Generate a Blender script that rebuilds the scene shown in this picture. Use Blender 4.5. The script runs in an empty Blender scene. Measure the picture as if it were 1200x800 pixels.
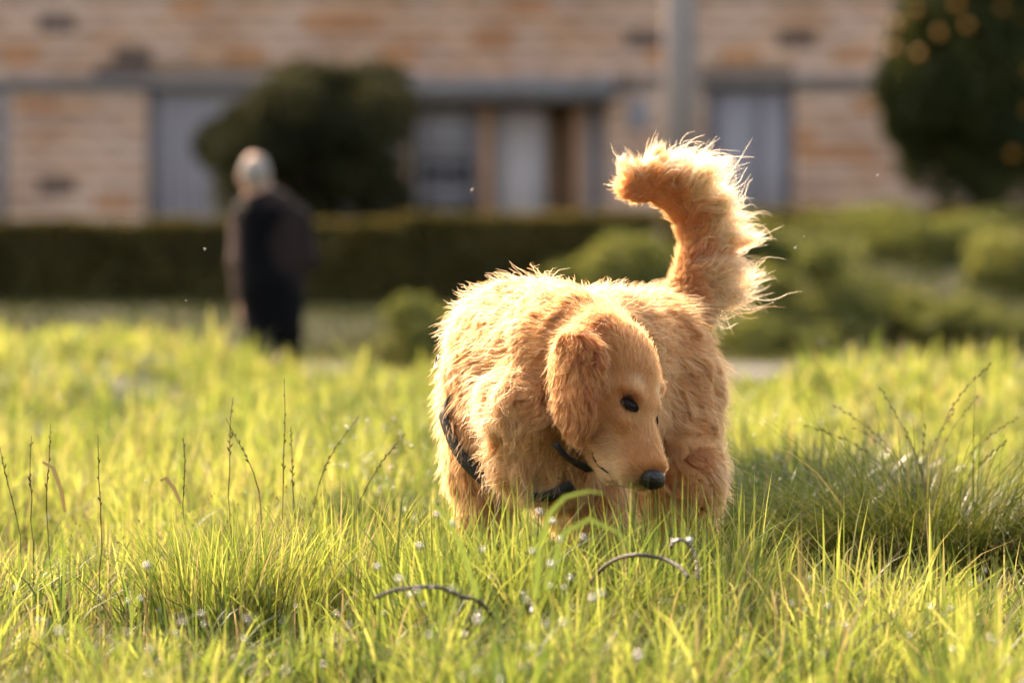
import bpy, math, random
import numpy as np
from mathutils import Vector

random.seed(7)
rng = np.random.default_rng(7)
S = bpy.context.scene
COL = S.collection

# ------------------------------------------------------------------ camera, world, sun, exposure
CAM_Z = 0.693
FPX = 200.0 / 36.0 * 1200.0          # focal length in photo pixels
cam_d = bpy.data.cameras.new("camera")
cam = bpy.data.objects.new("camera", cam_d); COL.objects.link(cam)
cam.location = (0, 0, CAM_Z); cam.rotation_euler = (math.radians(90), 0, 0)
cam_d.lens = 200; cam_d.sensor_width = 36; cam_d.shift_y = -(400 - 215) / 1200.0
cam_d.clip_start = 0.1; cam_d.clip_end = 3000
cam_d.dof.use_dof = True; cam_d.dof.focus_distance = 8.68; cam_d.dof.aperture_fstop = 4.9
S.camera = cam

SUN_AZ = math.radians(-31)           # measured from +Y (away from the camera) towards +X
SUN_EL = math.radians(38)
sun_dir = Vector((math.sin(SUN_AZ) * math.cos(SUN_EL), math.cos(SUN_AZ) * math.cos(SUN_EL), math.sin(SUN_EL)))
W = bpy.data.worlds.new("World"); S.world = W; W.use_nodes = True
wn = W.node_tree.nodes; wl = W.node_tree.links
bg = wn['Background']; sky = wn.new('ShaderNodeTexSky'); sky.sky_type = 'NISHITA'; sky.sun_disc = False
sky.sun_elevation = SUN_EL; sky.sun_rotation = SUN_AZ
sky.air_density = 1.0; sky.dust_density = 4.0; sky.ozone_density = 0.0
wm = wn.new('ShaderNodeMix'); wm.data_type = 'RGBA'; wm.blend_type = 'MULTIPLY'; wm.inputs[0].default_value = 1
wm.inputs[7].default_value = (1.0, .84, .70, 1)      # the photograph's warm white balance
wl.new(sky.outputs[0], wm.inputs[6]); wl.new(wm.outputs[2], bg.inputs[0]); bg.inputs[1].default_value = 0.15
sd = bpy.data.lights.new("sun", 'SUN'); sd.energy = 2.0; sd.angle = math.radians(0.53); sd.color = (1.0, 0.83, 0.62)
sun = bpy.data.objects.new("sun", sd); COL.objects.link(sun); sun.location = (-20, 30, 25)
sun.rotation_euler = sun_dir.to_track_quat('Z', 'Y').to_euler()

S.view_settings.view_transform = 'Standard'; S.view_settings.look = 'None'
S.view_settings.exposure = 2.10; S.view_settings.gamma = 1.0
S.render.engine = 'CYCLES'
S.cycles.use_denoising = True
S.cycles.max_bounces = 10; S.cycles.diffuse_bounces = 4; S.cycles.glossy_bounces = 4
S.cycles.transmission_bounces = 8; S.cycles.transparent_max_bounces = 8
S.cycles.sample_clamp_indirect = 6.0
S.cycles.caustics_reflective = False; S.cycles.caustics_refractive = False
S.cycles_curves.shape = 'RIBBONS'; S.cycles_curves.subdivisions = 2

# ------------------------------------------------------------------ helpers
def P(px, py, Y):
    """world point seen at photo pixel (px, py) when it stands Y metres away"""
    return np.array([(px - 600.0) * Y / FPX, Y, CAM_Z - (py - 215.0) * Y / FPX])

def link(o, parent=None):
    COL.objects.link(o)
    if parent is not None:
        o.parent = parent
    return o

def tag(o, label=None, cat=None, group=None, kind=None):
    if label: o['label'] = label
    if cat: o['category'] = cat
    if group: o['group'] = group
    if kind: o['kind'] = kind
    return o

def empty(name, loc, rz=0.0):
    o = bpy.data.objects.new(name, None); o.location = tuple(loc); o.rotation_euler = (0, 0, rz)
    o.empty_display_size = 0.1
    return link(o)

def np_mesh(name, V, tris=None, quads=None, mat=None, smooth=True, attrs=None):
    me = bpy.data.meshes.new(name)
    V = np.asarray(V, np.float32)
    nt = 0 if tris is None else len(tris); nq = 0 if quads is None else len(quads)
    me.vertices.add(len(V)); me.vertices.foreach_set('co', V.ravel())
    idx = []; st = []; tot = []
    if nt: idx.append(np.asarray(tris, np.int32).ravel())
    if nq: idx.append(np.asarray(quads, np.int32).ravel())
    idx = np.concatenate(idx)
    me.loops.add(len(idx)); me.loops.foreach_set('vertex_index', idx)
    me.polygons.add(nt + nq)
    starts = np.concatenate([np.arange(nt) * 3, nt * 3 + np.arange(nq) * 4]).astype(np.int32)
    me.polygons.foreach_set('loop_start', starts)
    if smooth: me.polygons.foreach_set('use_smooth', np.ones(nt + nq, bool))
    me.update(calc_edges=True)
    if attrs:
        for k, a in attrs.items():
            if a.ndim == 2:
                at = me.attributes.new(k, 'FLOAT_COLOR', 'POINT'); at.data.foreach_set('color', a.astype(np.float32).ravel())
            else:
                at = me.attributes.new(k, 'FLOAT', 'POINT'); at.data.foreach_set('value', a.astype(np.float32))
    if mat: me.materials.append(mat)
    return me

def mobj(name, me, parent=None, origin=None):
    """link a mesh given in world coordinates; keeps world placement under an (unrotated) parent empty"""
    o = bpy.data.objects.new(name, me)
    if parent is not None:
        o.location = tuple(-Vector(parent.location)) if parent.parent is None else (0, 0, 0)
    return link(o, parent)

def shift_mesh(me, off):
    n = len(me.vertices); a = np.empty(n * 3, np.float32); me.vertices.foreach_get('co', a)
    a = a.reshape(-1, 3) + np.asarray(off, np.float32); me.vertices.foreach_set('co', a.ravel()); me.update()

class MB:
    """collects simple shapes in one mesh"""
    def __init__(s): s.V = []; s.T = []; s.Q = []; s.n = 0
    def add(s, V, T=(), Q=()):
        V = np.asarray(V, float); s.V.append(V)
        if len(T): s.T.append(np.asarray(T) + s.n)
        if len(Q): s.Q.append(np.asarray(Q) + s.n)
        s.n += len(V); return s
    def box(s, x0, x1, y0, y1, z0, z1):
        V = [(x, y, z) for x in (x0, x1) for y in (y0, y1) for z in (z0, z1)]
        return s.add(V, Q=[(0, 1, 3, 2), (4, 6, 7, 5), (0, 4, 5, 1), (2, 3, 7, 6), (0, 2, 6, 4), (1, 5, 7, 3)])
    def tube(s, pts, radii, n=8, cap=True):
        pts = np.asarray(pts, float); radii = np.broadcast_to(np.asarray(radii, float), (len(pts),))
        tan = np.gradient(pts, axis=0); tan /= np.linalg.norm(tan, axis=1)[:, None] + 1e-9
        ref = np.array([0.13, 0.97, 0.2]) if abs(tan[0][1]) < .9 else np.array([1.0, 0, 0.1])
        V = []
        for p, t, r in zip(pts, tan, radii):
            u = np.cross(t, ref); u /= np.linalg.norm(u) + 1e-9; v = np.cross(t, u); ref = -np.cross(u, t) if False else ref
            for k in range(n):
                a = 2 * math.pi * k / n; V.append(p + r * (math.cos(a) * u + math.sin(a) * v))
        Q = []; m = len(pts)
        for i in range(m - 1):
            for k in range(n):
                k2 = (k + 1) % n; Q.append((i * n + k, i * n + k2, (i + 1) * n + k2, (i + 1) * n + k))
        T = []
        if cap:
            c0 = len(V); V.append(pts[0]); V.append(pts[-1])
            for k in range(n):
                k2 = (k + 1) % n; T.append((c0, k2, k)); T.append((c0 + 1, (m - 1) * n + k, (m - 1) * n + k2))
        return s.add(V, T, Q)
    def ball(s, c, r, nu=10, nv=7, R=None):
        r = np.broadcast_to(np.asarray(r, float), (3,)); V = [(0, 0, 1)]
        for j in range(1, nv):
            for i in range(nu):
                th = math.pi * j / nv; ph = 2 * math.pi * i / nu
                V.append((math.sin(th) * math.cos(ph), math.sin(th) * math.sin(ph), math.cos(th)))
        V.append((0, 0, -1)); V = np.array(V) * r
        if R is not None: V = V @ np.asarray(R)
        V = V + np.asarray(c)
        T = []; Q = []
        for i in range(nu):
            i2 = (i + 1) % nu; T.append((0, 1 + i, 1 + i2)); b = 1 + (nv - 2) * nu; T.append((len(V) - 1, b + i2, b + i))
        for j in range(nv - 2):
            for i in range(nu):
                i2 = (i + 1) % nu; a = 1 + j * nu; Q.append((a + i, a + nu + i, a + nu + i2, a + i2))
        return s.add(V, T, Q)
    def build(s, name, mat, parent=None, smooth=False, origin=None):
        V = np.concatenate(s.V)
        if origin is not None: V = V - np.asarray(origin)
        me = np_mesh(name, V, np.concatenate(s.T) if s.T else None, np.concatenate(s.Q) if s.Q else None, mat, smooth)
        if origin is not None:
            o = bpy.data.objects.new(name, me); o.location = tuple(origin); return link(o, parent)
        return mobj(name, me, parent)

def hash3(i, j, k, seed):
    h = (i.astype(np.int64) * 374761393 + j.astype(np.int64) * 668265263 + k.astype(np.int64) * 2147483647 // 7 + seed * 1274126177) & 0xffffffff
    h = ((h ^ (h >> 13)) * 1274126177) & 0xffffffff
    return ((h ^ (h >> 16)) & 0xffffff) / float(0xffffff)
def vnoise(p, seed=0):
    p = np.asarray(p, float); i = np.floor(p).astype(np.int64); f = p - i; f = f * f * (3 - 2 * f)
    r = 0
    for a in (0, 1):
        for b in (0, 1):
            for c in (0, 1):
                w = (f[:, 0] if a else 1 - f[:, 0]) * (f[:, 1] if b else 1 - f[:, 1]) * (f[:, 2] if c else 1 - f[:, 2])
                r = r + w * hash3(i[:, 0] + a, i[:, 1] + b, i[:, 2] + c, seed)
    return r * 2 - 1
def vnoise2(x, y, seed=0):
    x = np.atleast_1d(np.asarray(x, float)); y = np.atleast_1d(np.asarray(y, float))
    return vnoise(np.stack([x, y, np.zeros_like(x) + .5], 1), seed)
def sstep(a, b, x):
    t = np.clip((np.asarray(x, float) - a) / (b - a), 0, 1); return t * t * (3 - 2 * t)
def unit(v):
    v = np.asarray(v, float); return v / (np.linalg.norm(v, axis=-1, keepdims=True) + 1e-9)

# ------------------------------------------------------------------ materials
def mat(name, col=(.5, .5, .5), rough=.6, noise=None, bump=None, spec=.5, metal=0.0, objcol=False):
    m = bpy.data.materials.new(name); m.use_nodes = True; nt = m.node_tree; b = nt.nodes['Principled BSDF']
    b.inputs['Base Color'].default_value = (*col, 1); b.inputs['Roughness'].default_value = rough
    b.inputs['Specular IOR Level'].default_value = spec; b.inputs['Metallic'].default_value = metal
    src = None
    if objcol:
        oi = nt.nodes.new('ShaderNodeObjectInfo'); src = oi.outputs['Color']; nt.links.new(src, b.inputs['Base Color'])
    if noise:
        sc, amt, col2 = noise
        tc = nt.nodes.new('ShaderNodeTexCoord'); n = nt.nodes.new('ShaderNodeTexNoise'); n.inputs['Scale'].default_value = sc
        n.inputs['Detail'].default_value = 6; nt.links.new(tc.outputs['Object'], n.inputs['Vector'])
        cr = nt.nodes.new('ShaderNodeValToRGB'); cr.color_ramp.elements[0].position = .38; cr.color_ramp.elements[1].position = .68
        nt.links.new(n.outputs[0], cr.inputs[0])
        mu = nt.nodes.new('ShaderNodeMath'); mu.operation = 'MULTIPLY'; mu.inputs[1].default_value = amt; nt.links.new(cr.outputs[0], mu.inputs[0])
        mx = nt.nodes.new('ShaderNodeMix'); mx.data_type = 'RGBA'; nt.links.new(mu.outputs[0], mx.inputs[0])
        if src is not None: nt.links.new(src, mx.inputs[6])
        else: mx.inputs[6].default_value = (*col, 1)
        mx.inputs[7].default_value = (*col2, 1); nt.links.new(mx.outputs[2], b.inputs['Base Color'])
    if objcol:      # broad weathering that runs across neighbouring blocks
        ge = nt.nodes.new('ShaderNodeNewGeometry'); n3 = nt.nodes.new('ShaderNodeTexNoise'); n3.inputs['Scale'].default_value = 1.1; n3.inputs['Detail'].default_value = 5
        nt.links.new(ge.outputs['Position'], n3.inputs['Vector']); c3 = nt.nodes.new('ShaderNodeValToRGB'); c3.color_ramp.elements[0].position = .40; c3.color_ramp.elements[1].position = .66
        c3.color_ramp.elements[0].color = (1.08, 1.06, 1.04, 1); c3.color_ramp.elements[1].color = (.88, .77, .66, 1); nt.links.new(n3.outputs[0], c3.inputs[0])
        m3 = nt.nodes.new('ShaderNodeMix'); m3.data_type = 'RGBA'; m3.blend_type = 'MULTIPLY'; m3.inputs[0].default_value = 1; nt.links.new(mx.outputs[2], m3.inputs[6]); nt.links.new(c3.outputs[0], m3.inputs[7])
        nt.links.new(m3.outputs[2], b.inputs['Base Color'])
    if bump:
        sc, st = bump
        n2 = nt.nodes.new('ShaderNodeTexNoise'); n2.inputs['Scale'].default_value = sc; n2.inputs['Detail'].default_value = 5
        tc = nt.nodes.new('ShaderNodeTexCoord'); nt.links.new(tc.outputs['Object'], n2.inputs['Vector'])
        bp = nt.nodes.new('ShaderNodeBump'); bp.inputs['Strength'].default_value = st; bp.inputs['Distance'].default_value = .01
        nt.links.new(n2.outputs[0], bp.inputs['Height']); nt.links.new(bp.outputs[0], b.inputs['Normal'])
    return m

def leaf_mat(name, ramp, trans=.5, rough=.45, gloss=.012, tboost=(1.0, 1.0, .55)):
    """thin leaf: reads the per-leaf 'rnd' attribute through a colour ramp; translucent side is yellower"""
    m = bpy.data.materials.new(name); m.use_nodes = True; nt = m.node_tree; N = nt.nodes; L = nt.links
    for n in list(N): N.remove(n)
    out = N.new('ShaderNodeOutputMaterial'); at = N.new('ShaderNodeAttribute'); at.attribute_name = 'rnd'
    cr = N.new('ShaderNodeValToRGB'); e = cr.color_ramp.elements
    while len(e) < len(ramp): e.new(0.5)
    for k, (pos, c) in enumerate(ramp): e[k].position = pos; e[k].color = (*c, 1)
    L.new(at.outputs['Fac'], cr.inputs[0])
    d = N.new('ShaderNodeBsdfDiffuse'); t = N.new('ShaderNodeBsdfTranslucent'); g = N.new('ShaderNodeBsdfGlossy')
    g.inputs['Roughness'].default_value = rough; g.inputs['Color'].default_value = (1, 1, 1, 1)
    mu = N.new('ShaderNodeMix'); mu.data_type = 'RGBA'; mu.blend_type = 'MULTIPLY'; mu.inputs[0].default_value = 1
    L.new(cr.outputs[0], mu.inputs[6]); mu.inputs[7].default_value = (*tboost, 1); mu.clamp_result = False
    L.new(cr.outputs[0], d.inputs[0]); L.new(mu.outputs[2], t.inputs[0])
    m1 = N.new('ShaderNodeMixShader'); m1.inputs[0].default_value = trans; L.new(d.outputs[0], m1.inputs[1]); L.new(t.outputs[0], m1.inputs[2])
    m2 = N.new('ShaderNodeMixShader'); m2.inputs[0].default_value = gloss; L.new(m1.outputs[0], m2.inputs[1]); L.new(g.outputs[0], m2.inputs[2])
    L.new(m2.outputs[0], out.inputs[0])
    return m

M_grass = leaf_mat('grass_blade', [(0, (.016, .034, .009)), (.3, (.085, .12, .024)), (.62, (.22, .24, .048)), (.84, (.33, .31, .095)), (.93, (.20, .15, .07)), (1, (.26, .20, .12))], trans=.58, rough=.4, gloss=.018, tboost=(1.60, 1.64, 1.25))
M_grass_dark = leaf_mat('tussock_blade', [(0, (.022, .038, .010)), (.5, (.07, .09, .02)), (.85, (.16, .17, .045)), (1, (.26, .20, .12))], trans=.45, rough=.3, gloss=.02)
M_bluegrass = leaf_mat('dark_clump_blade', [(0, (.018, .035, .014)), (.6, (.045, .07, .02)), (1, (.10, .13, .035))], trans=.45, rough=.25, gloss=.03)
M_straw = leaf_mat('seed_stalk', [(0, (.10, .085, .035)), (1, (.20, .15, .08))], trans=.3, rough=.5, gloss=.02)
M_hedge = leaf_mat('hedge_leaf', [(0, (.07, .06, .018)), (.6, (.16, .125, .036)), (1, (.30, .215, .065))], trans=.35)
M_bush = leaf_mat('dark_bush_leaf', [(0, (.018, .022, .010)), (.7, (.05, .05, .02)), (1, (.10, .09, .036))], trans=.3)
M_citrus = leaf_mat('citrus_leaf', [(0, (.022, .032, .012)), (.7, (.06, .07, .02)), (1, (.12, .12, .036))], trans=.35)
M_mound = leaf_mat('shrub_leaf', [(0, (.085, .10, .034)), (.6, (.20, .21, .065)), (1, (.31, .30, .10))], trans=.45)
M_lawn = leaf_mat('far_lawn_blade', [(0, (.045, .052, .018)), (.6, (.105, .11, .034)), (1, (.18, .17, .055))], trans=.4)
M_soil = mat('soil', (.045, .042, .018), .95, noise=(6, .8, (.06, .075, .02)), bump=(40, .6))
M_path = mat('path_asphalt', (.085, .08, .078), .9, noise=(3, .5, (.065, .062, .06)))
M_bark = mat('bark', (.07, .05, .035), .9, noise=(9, .7, (.12, .09, .06)), bump=(20, .7))
M_stone = mat('stone_block', (.5, .35, .26), .9, objcol=True, noise=(5, .35, (.34, .22, .15)), bump=(14, .4))
M_mortar = mat('mortar', (.58, .41, .31), .95, noise=(3, .4, (.45, .32, .24)))
M_concrete = mat('concrete', (.24, .21, .20), .9, noise=(4, .5, (.15, .13, .125)), bump=(30, .3))
M_shutter = mat('shutter_metal', (.36, .315, .325), .5, noise=(2, .35, (.28, .24, .25)))
M_darkpaint = mat('frame_metal', (.13, .12, .125), .55)
M_white = mat('door_paint', (.50, .42, .40), .6, noise=(2, .25, (.4, .33, .3)))
M_brown = mat('brown_wall', (.36, .20, .11), .8, noise=(4, .4, (.26, .14, .075)))
M_orangebrick = mat('orange_brick', (.42, .22, .12), .85, noise=(7, .4, (.3, .15, .08)))
M_glass = mat('window_glass', (.06, .055, .055), .15, spec=.6)
M_curtain = mat('blind', (.30, .27, .28), .8)
M_pole = mat('pole_concrete', (.33, .28, .26), .8, noise=(3, .4, (.25, .21, .20)))
M_tile = mat('roof_tile', (.30, .13, .07), .85, noise=(6, .5, (.2, .09, .05)))
M_orange = mat('orange_fruit', (.52, .22, .02), .5, noise=(30, .2, (.55, .26, .03)))

# ------------------------------------------------------------------ terrain
def edge_y(x):
    return 19.6 - 3.4 * sstep(-0.6, 1.0, x)
def ground_z(x, y):
    x = np.asarray(x, float); y = np.asarray(y, float)
    sh = x.shape; xf = x.ravel(); yf = y.ravel()
    near = .022 * vnoise2(xf * .9, yf * .7, 3) + .012 * vnoise2(xf * 2.6, yf * 2.1, 4)
    near = near + (.036 - .10 * np.exp(-((xf + .72) / .34) ** 2) - .04 * np.exp(-((xf + .1) / .3) ** 2) - .02 * np.exp(-((xf - .60) / .10) ** 2) + .055 * sstep(.66, .86, xf) + .10 * np.exp(-((xf + 1.45) / .5) ** 2)) * np.exp(-((yf - edge_y(xf) + .2) / 2.4) ** 2)
    near = near * sstep(-10, 3, yf)
    d = sstep(0, 7.5, yf - edge_y(xf))
    far = -.84 + .0 * xf + .30 * sstep(50, 62, yf)
    bank = .72 * sstep(.6, 2.4, xf) * sstep(48.5, 58, yf)
    far = far + bank * (1 - sstep(60.5, 63, yf)) + .03 * vnoise2(xf * .5, yf * .5, 9) * sstep(48.5, 50, yf)
    return (near * (1 - d) + far * d).reshape(sh)

def build_ground():
    xs = np.concatenate([-np.geomspace(700, 12, 14), np.linspace(-10, -3.2, 15), np.linspace(-3, 3, 61), np.linspace(3.2, 10, 15), np.geomspace(12, 700, 14)])
    ys = np.concatenate([-np.geomspace(300, 5, 8), np.linspace(-2, 4, 5), np.linspace(4.5, 30, 130), np.linspace(30.5, 80, 100), np.geomspace(84, 1500, 18)])
    X, Y = np.meshgrid(xs, ys, indexing='ij'); Z = ground_z(X, Y)
    V = np.stack([X, Y, Z], -1).reshape(-1, 3); nx, ny = X.shape
    i, j = np.meshgrid(np.arange(nx - 1), np.arange(ny - 1), indexing='ij'); a = (i * ny + j).ravel()
    o = link(bpy.data.objects.new('ground', np_mesh('ground', V, quads=np.stack([a, a + ny, a + ny + 1, a + 1], 1), mat=M_soil)))
    tag(o, 'grassy field sloping down to a path behind the dog', kind='structure')
build_ground()

def build_path():
    mb = MB()
    xs = np.linspace(-40, 40, 41); V = []; Q = []
    for x in xs:
        for y in (43.8, 44.0, 47.4, 47.6):
            V.append((x, y, -.84 + (.008 if 43.9 < y < 47.5 else -.03)))
    for i in range(len(xs) - 1):
        for k in range(3):
            a = i * 4 + k; Q.append((a, a + 4, a + 5, a + 1))
    o = mb.add(V, Q=Q).build('path', M_path); tag(o, 'grey paved path beyond the field', kind='structure')
build_path()

# ------------------------------------------------------------------ grass
def blades(base, h, az, lean, width, rnd, K=4, droop=.25, twist=None):
    """vectorised curved tapering grass blades"""
    n = len(h); t = np.linspace(0, 1, K + 1)
    dh = np.stack([np.cos(az), np.sin(az), np.zeros(n)], 1)
    tw = az + math.pi / 2 + (rng.normal(0, .6, n) if twist is None else twist)
    wv = np.stack([np.cos(tw), np.sin(tw), np.zeros(n)], 1)
    V = np.zeros((n, 2 * K + 1, 3))
    for k in range(K + 1):
        tt = t[k]
        c = base + dh * (lean * h * (tt ** 1.8) )[:, None]
        c[:, 2] += h * (tt - droop * lean * tt ** 3 )
        w = width * (1 - tt) ** .6 * (.55 + .45 * min(1, tt * 4 + .2)) * .5
        if k < K:
            V[:, 2 * k] = c - wv * w[:, None]; V[:, 2 * k + 1] = c + wv * w[:, None]
        else:
            V[:, 2 * K] = c
    b = (np.arange(n) * (2 * K + 1))[:, None]
    Q = np.concatenate([b + np.array([[2 * k, 2 * k + 1, 2 * k + 3, 2 * k + 2]]) for k in range(K - 1)], 0)
    T = b + np.array([[2 * K - 2, 2 * K - 1, 2 * K]])
    return V.reshape(-1, 3), T, Q, np.repeat(rnd, 2 * K + 1)

class BladeSet:
    def __init__(s): s.V = []; s.T = []; s.Q = []; s.R = []; s.n = 0
    def add(s, V, T, Q, R):
        s.V.append(V); s.T.append(T + s.n); s.Q.append(Q + s.n); s.R.append(R); s.n += len(V)
    def mesh(s, name, mat, off=(0, 0, 0)):
        return np_mesh(name, np.concatenate(s.V) - np.asarray(off), np.concatenate(s.T), np.concatenate(s.Q), mat, True, {'rnd': np.concatenate(s.R)})

# the dog stands here; grass near its feet is kept lower behind the leading edge so the coat shows
def height_map(x, y):
    n1 = vnoise2(x * 1.9, y * 1.5, 21); n2 = vnoise2(x * 5.3, y * 4.1, 22)
    h = .165 + .045 * n1 + .03 * n2
    h = h * (1 + .30 * n1) + .085 * np.exp(-((x - .12) / .42) ** 2 - ((y - 8.38) / .28) ** 2)
    h = h * (1 - .22 * sstep(12, 18, y))
    h = h * (1 - .55 * np.exp(-((x - .71) / .26) ** 2 - ((y - 9.75) / .32) ** 2)) * (1 - .45 * np.exp(-((x - .46) / .16) ** 2 - ((y - 10.3) / .5) ** 2))
    h = h * (1 - .55 * np.exp(-((x - .74) / .26) ** 2 - ((y - 8.95) / .42) ** 2))
    h = h + .05 * np.exp(-((x - .12) / .40) ** 2 - ((y - 8.3) / .3) ** 2)
    return h

def build_grass():
    bs = BladeSet()
    # tufts
    def region(y0, y1, dens, per, wmul, hm=1.0, wide=0.0):
        area_n = int(dens * (y1 - y0) * (2 * (.09 * (y0 + y1) / 2 + .55 + wide)) * .82)
        cy = rng.uniform(y0, y1, area_n); cx = rng.uniform(-1, 1, area_n) * (.09 * cy + .55 + wide)
        ok = cy < edge_y(cx) + 2.5
        gap = sstep(-.38, .05, vnoise2(cx * 4.2, cy * 3.1, 61) + .5 * vnoise2(cx * 11, cy * 8, 62)); ok &= rng.random(len(cx)) < .10 + .90 * gap
        cy = cy[ok]; cx = cx[ok]
        H = height_map(cx, cy) * rng.uniform(.40, 1.5, len(cx)) * hm * .82
        tone = vnoise2(cx * 2.2, cy * 1.6, 33) * .24 + vnoise2(cx * 7, cy * 5, 34) * .26 + rng.normal(0, .07, len(cx))
        cnt = rng.integers(per, 2 * per + per // 3, len(cx))
        ti = np.repeat(np.arange(len(cx)), cnt); n = len(ti)
        r = np.abs(rng.normal(0, .040, n)) * (1 + 2 * (H[ti] - .12)); a = rng.uniform(0, 2 * math.pi, n)
        bx = cx[ti] + r * np.cos(a); by = cy[ti] + r * np.sin(a)
        base = np.stack([bx, by, ground_z(bx, by) - .01], 1)
        h = H[ti] * rng.uniform(.5, 1.15, n) * np.exp(-(r / .10) ** 2)
        lean = np.clip(rng.normal(.42, .32, n) + r * 4.5, .02, 1.4)
        az = a + rng.normal(0, .7, n)
        w = rng.uniform(.0030, .0076, n) * wmul
        rnd = np.clip(rng.beta(4, 4, n) + tone[ti], 0, .87)
        dead = rng.random(n) < .05 + .10 * (vnoise2(bx * 5, by * 4, 44) > .25); rnd[dead] = rng.uniform(.88, 1, dead.sum())
        # nothing grows through the dog's paws; keep the strip right behind the muzzle shorter
        bs.add(*blades(base, h, az, lean, w, rnd, K=4, droop=.35))
    region(5.0, 7.2, 190, 16, 1.0, .95)
    region(7.2, 10.6, 300, 20, 1.0)
    region(10.6, 14.5, 170, 17, 1.25, 1.0, .3)
    region(14.5, 22.5, 85, 16, 1.8, 1.08, .9)
    o = link(bpy.data.objects.new('grass', bs.mesh('grass', M_grass)))
    tag(o, 'sunlit yellow green grass covering the field', 'grass', kind='stuff')
    # flowering grass: thin brownish stalks with small heads all over the field
    bs = BladeSet(); n = 1500; by = rng.uniform(6, 21, n) ; bx = rng.uniform(-1, 1, n) * (.09 * by + .3); ok = (vnoise2(bx * 2.5, by * 2, 71) > -.1) & (by < edge_y(bx) + 1.5) & ~((np.abs(bx - .15) < .42) & (by < 9.3) & (by > 7.4))
    bx = bx[ok]; by = by[ok]; n = len(bx); base = np.stack([bx, by, ground_z(bx, by)], 1); hh = rng.uniform(.15, .25, n); az = rng.uniform(0, 6.28, n); le = rng.uniform(.1, .5, n)
    bs.add(*blades(base, hh, az, le, np.full(n, .0022), rng.uniform(.3, 1, n), K=4, droop=.3))
    m = 9; tip = base + np.stack([np.cos(az) * le * hh, np.sin(az) * le * hh, hh * (1 - .3 * le)], 1)
    root_ = base + (tip - base) * .7; u = np.tile(np.linspace(.55, 1, m), n); ti = np.repeat(np.arange(n), m)
    cpt = base[ti] + np.stack([np.cos(az[ti]) * le[ti] * hh[ti] * u ** 1.8, np.sin(az[ti]) * le[ti] * hh[ti] * u ** 1.8, hh[ti] * (u - .3 * le[ti] * u ** 3)], 1) + rng.normal(0, .0016, (n * m, 3))
    a = unit(rng.normal(0, .5, (n * m, 3)) + np.array([0, 0, 1])); b = unit(np.cross(a, rng.normal(size=(n * m, 3)))); s = rng.uniform(.0022, .0042, (n * m, 1))
    V = np.stack([cpt - a * s, cpt + b * s * .4, cpt + a * s, cpt - b * s * .4], 1).reshape(-1, 3); k0 = np.arange(n * m)[:, None] * 4
    bs.add(V, k0 + np.array([[0, 1, 2]]), np.zeros((0, 4), int), np.repeat(rng.uniform(.2, 1, n * m), 4)); bs.T[-1] = np.concatenate([bs.T[-1], bs.T[-1][:, :1] + np.array([[0, 2, 3]])])
    o = link(bpy.data.objects.new('flowering_grass', bs.mesh('flowering_grass', M_straw))); tag(o, 'thin brownish flowering grass stalks scattered over the field', 'grass', kind='stuff')
    # thatch: short old blades on the ground
    bs = BladeSet(); n = 36000
    by = rng.uniform(5, 14, n); bx = rng.uniform(-1, 1, n) * (.09 * by + .5)
    base = np.stack([bx, by, ground_z(bx, by) - .004], 1)
    bs.add(*blades(base, rng.uniform(.02, .075, n), rng.uniform(0, 6.28, n), rng.uniform(.3, 2.2, n), rng.uniform(.002, .004, n), rng.choice([.1, .3, .5, .93, .98], n), K=2))
    n = 36000; by = rng.uniform(13, 27, n); bx = rng.uniform(-1, 1, n) * (.09 * by + 1.6); base = np.stack([bx, by, ground_z(bx, by) - .004], 1)
    bs.add(*blades(base, rng.uniform(.04, .10, n), rng.uniform(0, 6.28, n), rng.uniform(.3, 1.4, n), rng.uniform(.006, .010, n), rng.choice([.15, .35, .5, .6], n), K=2))
    o = link(bpy.data.objects.new('undergrowth', bs.mesh('undergrowth', M_grass)))
    tag(o, 'short dry and green undergrowth between the grass tufts', 'undergrowth', kind='stuff')
    # far lawn on the low ground and the bank
    bs = BladeSet(); n = 110000
    by = 21 + 41 * rng.random(n) ** 1.0; bx = rng.uniform(-1, 1, n) * (.09 * by + 4.5)
    ok = (by < 43.6) | (by > 47.8); by = by[ok]; bx = bx[ok]; n = len(by)
    base = np.stack([bx, by, ground_z(bx, by) - .01], 1)
    rn = np.clip(.5 + .5 * vnoise2(bx * .9, by * .4, 5) + rng.normal(0, .15, n), 0, 1)
    rn = np.clip(rn - .5 * sstep(1.2, .4, bx) , 0, 1)  # left side darkened in colour to stand in for shade on the lawn
    hh = rng.uniform(.06, .14, n) * (1 + 1.0 * sstep(1.0, 2.4, bx) * sstep(48, 50, by))
    bs.add(*blades(base, hh, rng.uniform(0, 6.28, n), rng.uniform(.2, 1, n), rng.uniform(.02, .035, n), rn, K=2))
    o = link(bpy.data.objects.new('far_grass', bs.mesh('far_grass', M_lawn)))
    tag(o, 'darker green grass on the low ground and bank behind the field, shade coloured in at the left', 'grass', kind='stuff')
build_grass()

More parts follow.
